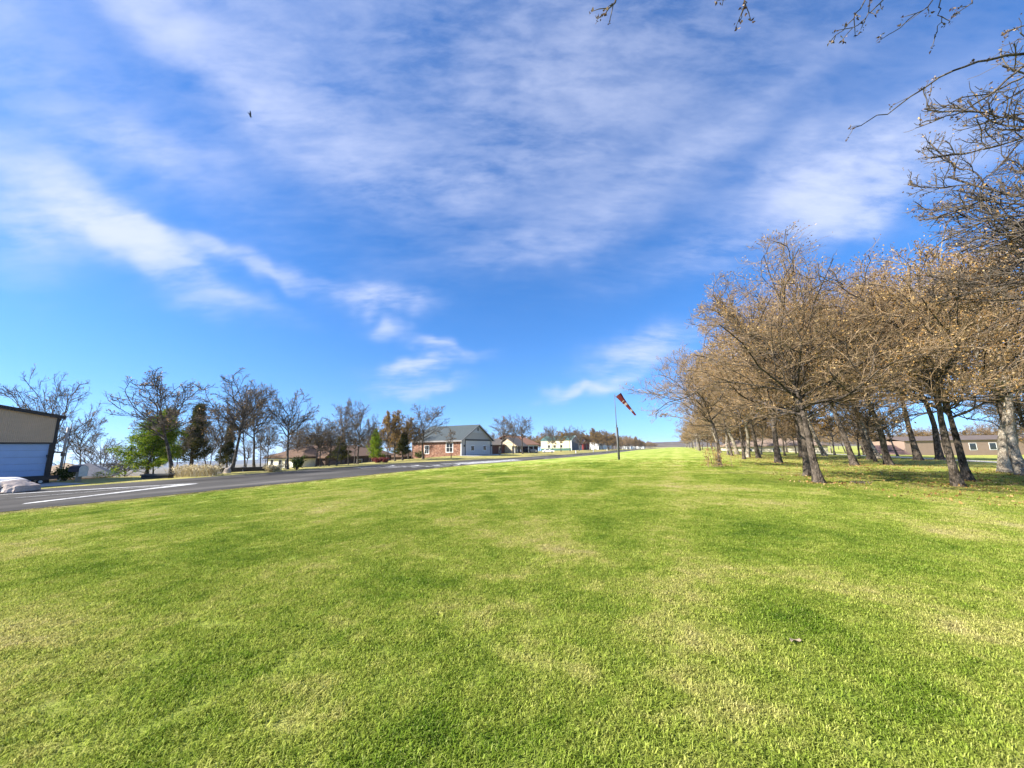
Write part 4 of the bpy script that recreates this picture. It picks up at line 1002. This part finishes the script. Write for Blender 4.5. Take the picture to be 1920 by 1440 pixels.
def slate_house():
    q = ray(158, 868) * 62; z = EYE + q[2] - 3.2
    o = thing('slate_roofed_house', 'house sunk below the runway with a grey slate hip roof and rust red wall', 'building', (float(q[0]), float(q[1]), float(z)), RZ - R(28))
    m = MB(); m.box(-2.9, 2.9, 0, 5.2, -3, .9); m.build('wall', mat('rust red siding', (.36, .13, .07), .8, .3, 2), o)
    m = MB(); m.hip_roof(-2.9, 2.9, 0, 5.2, 1.0, 3.1, .7); m.build('roof', shingle('slate shingles', (.13, .13, .145)), o)
    m = MB(); m.box(-3.62, 3.62, -.74, -.70, .72, .98); m.box(-3.64, -3.60, -.7, 5.9, .72, .98); m.build('fascia', mat('pale fascia', (.42, .38, .36), .7, .1, 3), o)
    win(o, '-y', 0, -2.2, -1.2, -.5, .5); win(o, '-y', 0, .8, 1.9, -.5, .5)
    m = MB(); m.hip_roof(-7, -1, 6.6, 13, 1.6, 3.2, .6); m.build('rear_roof', shingle('tan shingles', (.38, .28, .18)), o)
    m = MB(); m.box(-7, -1, 6.6, 13, -2, 1.35); m.build('rear_wall', mat('tan siding', (.42, .33, .22), .8, .2, 2), o)
slate_house()
def stone_house():
    o = bld('stone_gabled_house', 'house with a steep stone gable and deep dark porch between bare trees', 105.5, 52, -.6); roof = shingle('brown grey shingles', (.20, .16, .12)); dark = mat('dark red brick', (.11, .045, .035), .9, .3, 5)
    m = MB(); m.box(0, 24, 3, 13, -1, 2.9); m.build('wall', dark, o)
    m = MB(); m.hip_roof(0, 24, 3, 13, 2.9, 5.2); m.build('roof', roof, o)
    m = MB(); m.prism([(-1.8, 2.6), (6.2, 2.6), (2.2, 6.2)], 14.4, 14.65, 'x') if False else m.prism([(0.2, -1), (3.2, -1), (3.2, 2.4), (6.0, 2.4), (2.0, 5.0), (-1.5, 2.4), (.2, 2.4)], 13.6, 13.9, 'x'); m.build('stone_gable', STONE, o)
    m = MB(); m.gable_roof(-1.6, 6.2, 13.7, 23, 2.5, 5.3, .2, .5, .5, 'x'); m.build('gable_roof', roof, o)
    m = MB(); m.box(14.2, 15.0, -.6, .2, -1, 2.5); m.build('porch_column', mat('white stone column', (.70, .65, .56), .9, .12, 4), o)
    m = MB(); m.box(15.2, 23, 0, .2, -1, 2.45); m.build('front_wall', dark, o)
    for a in (2, 9): win(o, '-y', 3, a, a + 1.3, .3, 2.1, WHITE, .14)
    win(o, '-y', 0, 17, 18.4, 0, 2.0, WHITE, .14, 'french_door'); win(o, '-y', 0, 20.3, 21.4, .4, 2.0, WHITE, .14)
    q = bld('carport_house', 'house with a wide rust brown roof over a dark open carport', 131, 52, -.55); rst = shingle('rust shingles', (.30, .15, .085))
    m = MB(); m.box(0, 17, 7, 16, -1, 2.9); m.box(0, .4, 1, 7, -1, 2.8); m.box(16.6, 17, 1, 7, -1, 2.8); m.build('wall', dark, q)
    m = MB(); m.gable_roof(.6, 16, 0, 17, 2.9, 6.4, .2, .6, .6, 'x'); m.build('roof', rst, q)
    m = MB(); m.box(.4, 16.6, .75, 1.0, 2.2, 2.85); m.build('beam', WHITE, q)
    for x in (5.6, 11): m = MB(); m.box(x, x + .3, .75, 1.05, -.6, 2.2); m.build('carport_post', WHITE, q)
stone_house()
def cream_building():
    o = bld('cream_metal_building', 'cream metal building with green roof, green wainscot and a dark gable end', 210.6, 55, -.75); W, D, e, rg = 18.2, 18.5, 5.5, 8.2
    m = MB(); m.box(0, .2, 0, D, -.5, e); m.box(W - .2, W, 0, D, -.5, e); m.box(.2, W - .2, D - .2, D, -.5, e); m.build('wall', mat('cream siding', (.74, .68, .46), .6, .08, 1, wave=(2, .25, 'Y')), o)
    m = MB(); m.box(.2, W - .2, 0, .2, -.5, e); m.prism([(0, e), (W, e), (W / 2, rg)], 0, .2); m.build('gable_wall', mat('slate blue siding', (.17, .18, .21), .6, .1, 1), o)
    m = MB(); m.box(-.05, 0, .3, D, -.5, 1.0); m.build('wainscot', mat('green wainscot', (.05, .13, .095), .6, .15, 1), o)
    m = MB(); m.gable_roof(0, W, 0, D, e, rg, .16, .25, .3); m.build('roof', mat('green metal roof', (.075, .16, .135), .5, .15, 1, wave=(2, .3, 'Y')), o)
    m = MB(); m.prism([(-.32, e - .35), (W / 2, rg - .25), (W / 2, rg + .2), (-.32, e + .1)], -.34, -.27); m.prism([(W / 2, rg - .25), (W + .32, e - .35), (W + .32, e + .1), (W / 2, rg + .2)], -.34, -.27); m.build('fascia', WHITE, o)
    m = MB(); m.box(3, W - 3, -.06, 0, -.3, 4.6); m.build('hangar_door', mat('dark slate door', (.10, .105, .125), .6, .1, 1, wave=(1, .3, 'X')), o)
    for a in (5.5, 9.5, 13): win(o, '-x', 0, a, a + 1.2, 1.4, 2.7, TRIM, .1)
    m = MB(); m.box(-.12, .0, -.02, .25, -.5, e - .1); m.build('corner_trim', WHITE, o)
    q = bld('white_cottage', 'small white cottage with brown roof beside the dark gable', 232, 58, -1.0)
    m = MB(); m.box(0, 17, 0, 9, -.5, 3.0); m.build('wall', WHITE, q); m = MB(); m.gable_roof(0, 9, 0, 17, 3.0, 6.0, .2, .4, .4, 'x'); m.build('roof', shingle('cottage shingles', (.22, .14, .10)), q)
    m = MB(); m.box(2, 4.2, -.08, 0, -.3, 2.3); m.build('door', TRIM, q); win(q, '-y', 0, 7, 9, .6, 2.2, WHITE, .15); win(q, '-y', 0, 12, 14.4, .4, 2.2, WHITE, .15)
    q = bld('red_barn', 'little dark red barn shaded by a russet tree', 262, 60, -1.3)
    m = MB(); m.box(0, 20, 0, 10, -.5, 4.2); m.prism([(0, 4.2), (20, 4.2), (10, 7.6)], 0, .3); m.build('wall', mat('barn red', (.22, .035, .03), .8, .25, 1.5), q)
    m = MB(); m.gable_roof(0, 20, 0, 10, 4.2, 7.6, .25, .4, .5); m.build('roof', shingle('barn roof', (.12, .09, .08)), q); m = MB(); m.box(7.5, 12.5, -.1, 0, -.3, 3.2); m.build('barn_door', TRIM, q)
    q = bld('white_shed', 'long plain white shed behind brown trees far down the runway', 318, 60, -1.9)
    m = MB(); m.box(0, 78, 0, 14, -.5, 5.9); m.build('wall', mat('white shed siding', (.82, .82, .80), .6, .04, 1), q); m = MB(); m.gable_roof(0, 14, 0, 78, 5.9, 7.6, .2, .3, .3, 'x'); m.build('roof', mat('pale roof', (.52, .52, .52), .6, .1, 1), q)
    m = MB(); m.box(8, 14, -.1, 0, -.3, 4); m.build('door', mat('shed door', (.62, .62, .62), .6, .1, 1), q)
    for k in range(3):
        z = float(zuv(430 + k * 90, 42)); q = bld('pale_house', 'tiny pale house among the far trees by the end of the runway', 430 + k * 90, 46, z); q['group'] = 'tiny pale houses at the far end'
        m = MB(); m.box(0, 16, 0, 9, -.5, 3.2); m.build('wall', WHITE, q); m = MB(); m.gable_roof(0, 9, 0, 16, 3.2, 5.4, .2, .4, .4, 'x'); m.build('roof', shingle('pale house roof', (.25, .22, .2)), q)
cream_building()
def right_side():
    x, y = 99.0, 95.; a = math.atan2(95 - 95, 1)
    o = thing('long_brown_building', 'long low brown metal building with two small windows beyond the grove', 'building', (98.9, 94.9, -2.55), R(-2))
    sd = mat('brown metal siding', (.30, .215, .165), .7, .06, 1, wave=(1.5, .25, 'X')); m = MB(); m.box(0, 62, 0, 12, -1, 3.85); m.build('wall', sd, o)
    m = MB(); m.gable_roof(0, 12, 0, 62, 3.85, 4.9, .12, .25, .3, 'x'); m.build('roof', mat('grey brown metal roof', (.15, .12, .105), .9, .1, 1, wave=(1.5, .25, 'X'), spec=.05), o)
    for w in (15.6, 20.4): win(o, '-y', 0, w, w + 1.6, 1.4, 3.0, WHITE, .10)
    q = thing('lean_to_shed', 'small shed with a sloping reddish roof at the left end of the long brown building', 'shed', (91.2, 93.5, -2.75), R(-2))
    m = MB(); m.box(0, 6.2, .8, 5, -.5, 1.9); m.build('wall', mat('dark shed', (.06, .045, .04), .9, .2, 2), q); m = MB(); m.prism([(-.9, .8), (3.2, 3.1), (5.6, 2.3), (5.6, 2.15), (3.2, 2.95), (-.9, .62)], -.3, 6.4, 'x'); m.build('roof', mat('reddish tin roof', (.20, .12, .095), .7, .2, 1), q)
    q = thing('pale_ranch_house', 'pale low house glimpsed between trunks deep behind the grove', 'building', (62, 108, -2.3), R(-15))
    m = MB(); m.box(0, 24, 0, 9, -1, 2.9); m.build('wall', mat('pale wall', (.66, .58, .44), .8, .08, 1), q); m = MB(); m.hip_roof(0, 24, 0, 9, 2.9, 5); m.build('roof', shingle('ranch roof', (.26, .19, .14)), q)
    for w in (4, 11, 18): win(q, '-y', 0, w, w + 1.8, .8, 2.1, WHITE, .12)
right_side()

# ------------------------------------------------------------------ vehicles and yard things
def wheel(par, x, y, r, axis='y'):
    m = MB(); m.tube([(x, y - .1, r), (x, y + .1, r)], r, 16); t = m.build('wheel', mat('tyre', (.02, .02, .02), .9, .2, 5), par, False)
    m = MB(); m.tube([(x, y - .115, r), (x, y + .115, r)], r * .58, 12); m.build('rim', mat('rim', (.5, .5, .5), .4, .1, 5, metal=.8), t)
def pickup(name, label, loc, rz, paintm, bed=True):
    o = thing(name, label, 'car', loc, rz); m = MB()
    body = [(-2.5, .42), (2.45, .42), (2.5, .75), (2.42, 1.02), (1.2, 1.12), (.55, 1.68), (-.75, 1.72), (-1.05, 1.12), (-2.48, 1.06)] if bed else [(-2.3, .38), (2.3, .38), (2.36, .70), (2.2, .92), (1.1, 1.0), (.35, 1.45), (-1.1, 1.45), (-1.75, 1.02), (-2.3, .96)]
    lo = [p for p in body]; n = len(lo); vs = []
    for yy, ins in ((-.92, 0), (-.86, 1), (.86, 1), (.92, 0)):
        for (x, z) in lo:
            top = z > 1.2; k = .16 if top else 0
            vs.append((x, (yy if abs(yy) < .9 else yy * (1 - k)), z))
    rows = [vs[i * n:(i + 1) * n] for i in (0, 3)]
    m.add(rows[0] + rows[1], [tuple(range(n)), tuple(range(2 * n - 1, n - 1, -1))] + [(i, i + n, (i + 1) % n + n, (i + 1) % n) for i in range(n)]); m.build('body', paintm, o)
    g = MB(); xs = (.42, -.66, 1.18, 1.62) if bed else (.25, -1.0, 1.05, 1.38)
    for s in (-1, 1):
        z0, z1 = xs[2], xs[3]; y0 = s * .925; y1 = s * .80
        g.add([(xs[1] - .05, y0, z0), (xs[0] + .3, y0, z0), (xs[0], y1, z1), (xs[1], y1, z1), (xs[1] - .05, y0 * .97, z0), (xs[0] + .3, y0 * .97, z0), (xs[0], y1 * .97, z1), (xs[1], y1 * .97, z1)],
              [(0, 1, 2, 3), (7, 6, 5, 4), (0, 4, 5, 1), (1, 5, 6, 2), (2, 6, 7, 3), (3, 7, 4, 0)])
    g.build('side_window', GLASS, o)
    wx = 1.55 if bed else 1.42
    for x in (-wx, wx):
        for y in (-.84, .84): wheel(o, x, y, .36 if bed else .32)
    m = MB(); m.box(2.40, 2.52, -.8, -.5, .68, .88); m.build('headlight', mat('lamp glass', (.7, .7, .68), .2, .05, 3), o); m = MB(); m.box(2.40, 2.52, .5, .8, .68, .88); m.build('headlight', MATS['lamp glass'], o)
    return o
WP = mat('white car paint', (.78, .78, .78), .3, .03, 2, spec=.6); DP = mat('dark car paint', (.025, .03, .035), .3, .1, 2, spec=.6)
b = gpt(1028, 849); pickup('white_car', 'white saloon car parked in front of the cream metal building', b, R(-4), WP, False)
x, y = uv2xy(139, 54); pickup('dark_pickup', 'dark pickup truck parked inside the carport', (x, y, float(zuv(139, 54))), RZ - R(90), DP)
x, y = uv2xy(128, 47.5); pickup('black_car', 'black car with bright reflections standing just before the carport', (x, y, float(zuv(128, 47.5))), RZ + R(10), DP, False)
def covered():
    b = gpt(14, 924); o = thing('covered_vehicle', 'small vehicle under a crumpled white cloth cover on the hangar apron', 'vehicle', b, R(8)); o.scale = (.82,) * 3; r = random.Random(6); n, k = 26, 22; vs = []
    prof = [(-2.6, .35), (-2.2, .95), (-1.0, 1.05), (-.1, 1.0), (.75, .62), (1.15, .45)]
    px_ = [p[0] for p in prof]; pz_ = [p[1] for p in prof]
    for i in range(n + 1):
        x = -2.6 + 3.75 * i / n; h = float(np.interp(x, px_, pz_))
        for j in range(k + 1):
            t = -1 + 2 * j / k; a = abs(t); sgn = 1 if t > 0 else -1
            if a < .62: y, z = .78 * t / .62, h * (1 - .05 * (a / .62) ** 2)
            else:
                f = (a - .62) / .38; y = sgn * (.78 + .10 * f + .10 * math.sin(x * 11 + math.sin(x * 5)) * f); z = h * .95 * (1 - f) + .05 * f
            vs.append((x + .02 * math.sin(j), y + r.gauss(0, .012), max(.03, z + .03 * math.sin(x * 3 + t * 3) * (1 - a) + .05 * abs(math.sin(x * 4.2 + 1.3 * t)) * a + r.gauss(0, .008))))
    m = MB()
    for i in range(n): m.cur = 1 if i > 19 else 0; m.f += [(i * (k + 1) + j, (i + 1) * (k + 1) + j, (i + 1) * (k + 1) + j + 1, i * (k + 1) + j + 1) for j in range(k)]; m.mi += [m.cur] * k
    m.v = [tuple(v) for v in vs]
    m.add([vs[j] for j in range(k + 1)] , [tuple(range(k + 1))]); m.add([vs[n * (k + 1) + j] for j in range(k + 1)], [tuple(range(k, -1, -1))])
    m.build('cover', [mat('white tarpaulin', (.78, .72, .65), .8, .22, 2.5, .5, 5), mat('brown tarpaulin', (.46, .37, .31), .8, .25, 2.5, .5, 5)], o, False)
    for x in (-1.9, .55):
        for y in (-.72, .72): wheel(o, x, y, .24)
    q = Vector((*uv2xy(11.6, 43.2), float(zuv(11.6, 43.2)))); q = thing('flat_trailer', 'low dark flatbed trailer parked against the blue-white door', 'trailer', q, RZ)
    m = MB(); m.box(-1.0, .85, -.5, .5, .34, .46); m.box(-1.0, .85, -.52, -.5, .30, .56); m.box(-1.0, .85, .5, .52, .30, .56); m.build('bed', TRIM, q); m = MB(); m.tube([(-1.0, 0, .36), (-1.7, 0, .34)], .035, 6); m.build('drawbar', TRIM, q)
    for y in (-.45, .45): wheel(q, .0, y, .17)
covered()
def yard():
    r = random.Random(12)
    b = gpt(153, 903); o = thing('mailbox', 'dark arched mailbox on a short post with a pale front beside the runway', 'mailbox', b, RZ + R(20))
    m = MB(); m.prism([(-.3, .75), (.3, .75), (.3, 1.0), (.2, 1.18), (0, 1.25), (-.2, 1.18), (-.3, 1.0)], 0, .9); m.build('box', mat('dark metal box', (.05, .04, .045), .5, .2, 3), o); m = MB(); m.prism([(-.28, .4), (.28, .4), (.30, 1.0), (.2, 1.16), (0, 1.22), (-.2, 1.16), (-.3, 1.0)], -.04, -.004); m.build('front', mat('pale stone front', (.66, .62, .54), .8, .15, 4), o)
    m = MB(); m.box(-.12, .12, .2, .45, -.2, .748); m.build('post', mat('post wood', (.30, .24, .17), .9, .2, 4), o)
    b = gpt(295, 897); o = thing('dark_planter', 'low black planter box under the bright green pine', 'planter', b, R(6)); m = MB(); m.box(-1.0, 1.0, -.3, .3, .0, .32); m.build('box', TRIM, o); m = MB(); m.box(-1.06, 1.06, -.36, -.301, .26, .36); m.box(-1.06, 1.06, .301, .36, .26, .36); m.box(-1.06, -1.001, -.3, .3, .26, .36); m.box(1.001, 1.06, -.3, .3, .26, .36); m.build('rim', mat('planter rim', (.09, .085, .08), .6, .2, 3), o)
    # dry ornamental grass clump
    b = gpt(368, 893); o = thing('pampas_clump', 'wide clump of dry straw-coloured ornamental grass left of the rocks', 'plant', b); m = MB(); tips = []
    for k in range(420):
        p = Vector((r.uniform(-1.7, 1.7), r.gauss(0, .45), 0)); h = r.uniform(.4, .9); e = p + Vector((r.gauss(0, .3), r.gauss(0, .25), h)); w = Vector((.014, .006, 0))
        md = p.lerp(e, .6) + Vector((0, 0, .12)); m.add([p - w, p + w, md + w * .8, md - w * .8, e], [(0, 1, 2, 3), (3, 2, 4)])
        if r.random() < .6: tips.append(tuple(e))
    m.build('stems', STRAW, o); link('plumes', leaf_mesh('plumes', tips, .22, 4, .05, STRAW, np.random.default_rng(4), .3, -.5), o)
    stone = mat('field stone', (.36, .30, .25), .9, .35, 2.5, .6, 8)
    for k, (px, py, w, h, lab) in enumerate(((447, 884, .62, .42, 'rounded reddish boulder, leftmost of the rocks by the runway'), (456, 884, .5, .5, 'tallest upright boulder of the rocks by the runway'), (466, 883, .42, .36, 'small boulder in the shade of the slim trunk'), (482, 882, .55, .28, 'flat pale boulder right of the slim pale stem'), (426, 887, .35, .55, 'narrow standing stone left of the reddish boulder'), (405, 888, .6, .2, 'flat grey stone right of the dry pampas clump'))):
        b = gpt(px, py); m = MB(); vs = []; n, kk = 10, 6
        for i in range(kk + 1):
            ph = math.pi / 2 * i / kk
            for j in range(n):
                t = 2 * math.pi * j / n; q = 1 + r.uniform(-.14, .14); vs.append((w * math.cos(t) * math.cos(ph) ** .6 * q, w * .7 * math.sin(t) * math.cos(ph) ** .6 * q, h * math.sin(ph) * (1 + r.uniform(-.08, .08)) - .04))
        m.add(vs, [(i * n + j, i * n + (j + 1) % n, (i + 1) * n + (j + 1) % n, (i + 1) * n + j) for i in range(kk) for j in range(n)]); o = m.build('boulder', stone, None, True); o.location = b; tag(o, lab, 'rock', 'rocks along the runway edge')
    b = gpt(452, 886); q = Vector((b.x - .8, b.y + 2.4, float(zxy(b.x - .8, b.y + 2.4)))); o = thing('low_wall', 'low dark timber wall behind the boulders', 'wall', q, R(25)); m = MB(); m.box(-3.2, 2.4, -.15, .15, -.3, .36); m.build('timbers', mat('dark timber', (.05, .04, .035), .9, .3, 3), o); m = MB(); m.box(-3.25, 2.45, -.2, .2, .362, .43); m.build('cap', mat('timber cap', (.10, .08, .07), .9, .3, 3), o)
    def bush(name, px, py, w, h, mt, lab, dist=0, n=260, sz=.16):
        b = gpt(px, py)
        if dist: q = ray(px, py) * dist; b = Vector((q[0], q[1], float(zxy(q[0], q[1]))))
        o = thing(name, lab, 'shrub', b); s = MB(); tips = []
        for k in range(22):
            a = r.uniform(0, 6.28); e = Vector((math.cos(a) * w * r.uniform(.2, .95), math.sin(a) * w * r.uniform(.2, .95), h * r.uniform(.45, .95))); s.tube([(0, 0, -.1), tuple(e * .5 + Vector((0, 0, .1))), tuple(e)], [.03, .02, .008], 4)
            for j in range(n // 22): tips.append(tuple(e * r.uniform(.45, 1.08) + Vector((r.gauss(0, w * .12), r.gauss(0, w * .12), r.gauss(0, h * .06)))))
        s.build('stems', TWIGD, o); link('foliage', leaf_mesh(name, tips, sz, 6, w * .10, mt, np.random.default_rng(int(px)), .6), o)
    bush('red_shrub', 708, 868, 1.0, .75, REDL, 'bright red bush under the yellow-green young pine', 58)
    bush('red_shrub', 722, 867, .6, .7, REDL, 'smaller red bush beside the pale straight trunk', 58)
    bush('green_shrub', 556, 881, .7, 1.3, SHRUB, 'round dark green shrub at the garage corner of the brown house')
    bush('green_shrub', 121, 902, .9, 1.1, SHRUB, 'green shrub at the foot of the whitish utility pole')
    bush('green_shrub', 181, 896, .9, .7, SHRUB, 'low green shrub before the slate-roofed house')
    bush('dark_shrub', 787, 861, 1.4, 1.7, SHRUB, 'dark conical shrub against the brick wall', 80)
    bush('yellow_shrub', 512, 884, 1.0, .6, STRAW, 'low straw-yellow shrub at the left end of the cream house')
    bush('brown_brush', 222, 895, 2.6, 2.2, DEAD, 'tangle of brown brush left of the bright green pine', 60, 200, .12)
    bush('brown_brush', 395, 884, 2.0, 1.3, RUST, 'low reddish brush behind the dry pampas clump', 50, 200, .12)
    b = gpt(1192, 841); 
    for k, (u_, lab) in enumerate(((150, 'nearest short white marker post at the left edge of the runway'), (185, 'second short white marker post at the left edge of the runway'), (225, 'farthest short white marker post at the left edge of the runway'))):
        x, y = uv2xy(u_, 37.5); o = thing('marker_post', lab, 'post', (x, y, float(zuv(u_, 37.5))), RZ, 'white marker posts by the runway'); m = MB(); m.tube([(0, 0, -.2), (0, 0, 1.1)], .16, 10); m.build('post', WHITE, o); m = MB(); m.tube([(0, 0, 1.1), (0, 0, 1.22)], [.19, .10], 10); m.build('cap', mat('post cap', (.5, .5, .48), .6, .1, 3), o)
yard()
# ------------------------------------------------------------------ air
def haze():
    m_ = bpy.data.materials.new('thin air'); m_.use_nodes = True; t = m_.node_tree; t.nodes.clear()
    v = t.nodes.new('ShaderNodeVolumePrincipled'); v.inputs['Color'].default_value = (.80, .88, 1, 1); v.inputs['Density'].default_value = .0001; v.inputs['Anisotropy'].default_value = .2
    o = t.nodes.new('ShaderNodeOutputMaterial'); t.links.new(v.outputs[0], o.inputs['Volume'])
    m = MB(); m.box(-7500, 7500, -7500, 7500, -170, 60); h = m.build('haze', m_); tag(h, 'thin bluish air fading the far hills', 'haze', kind='stuff')
haze()
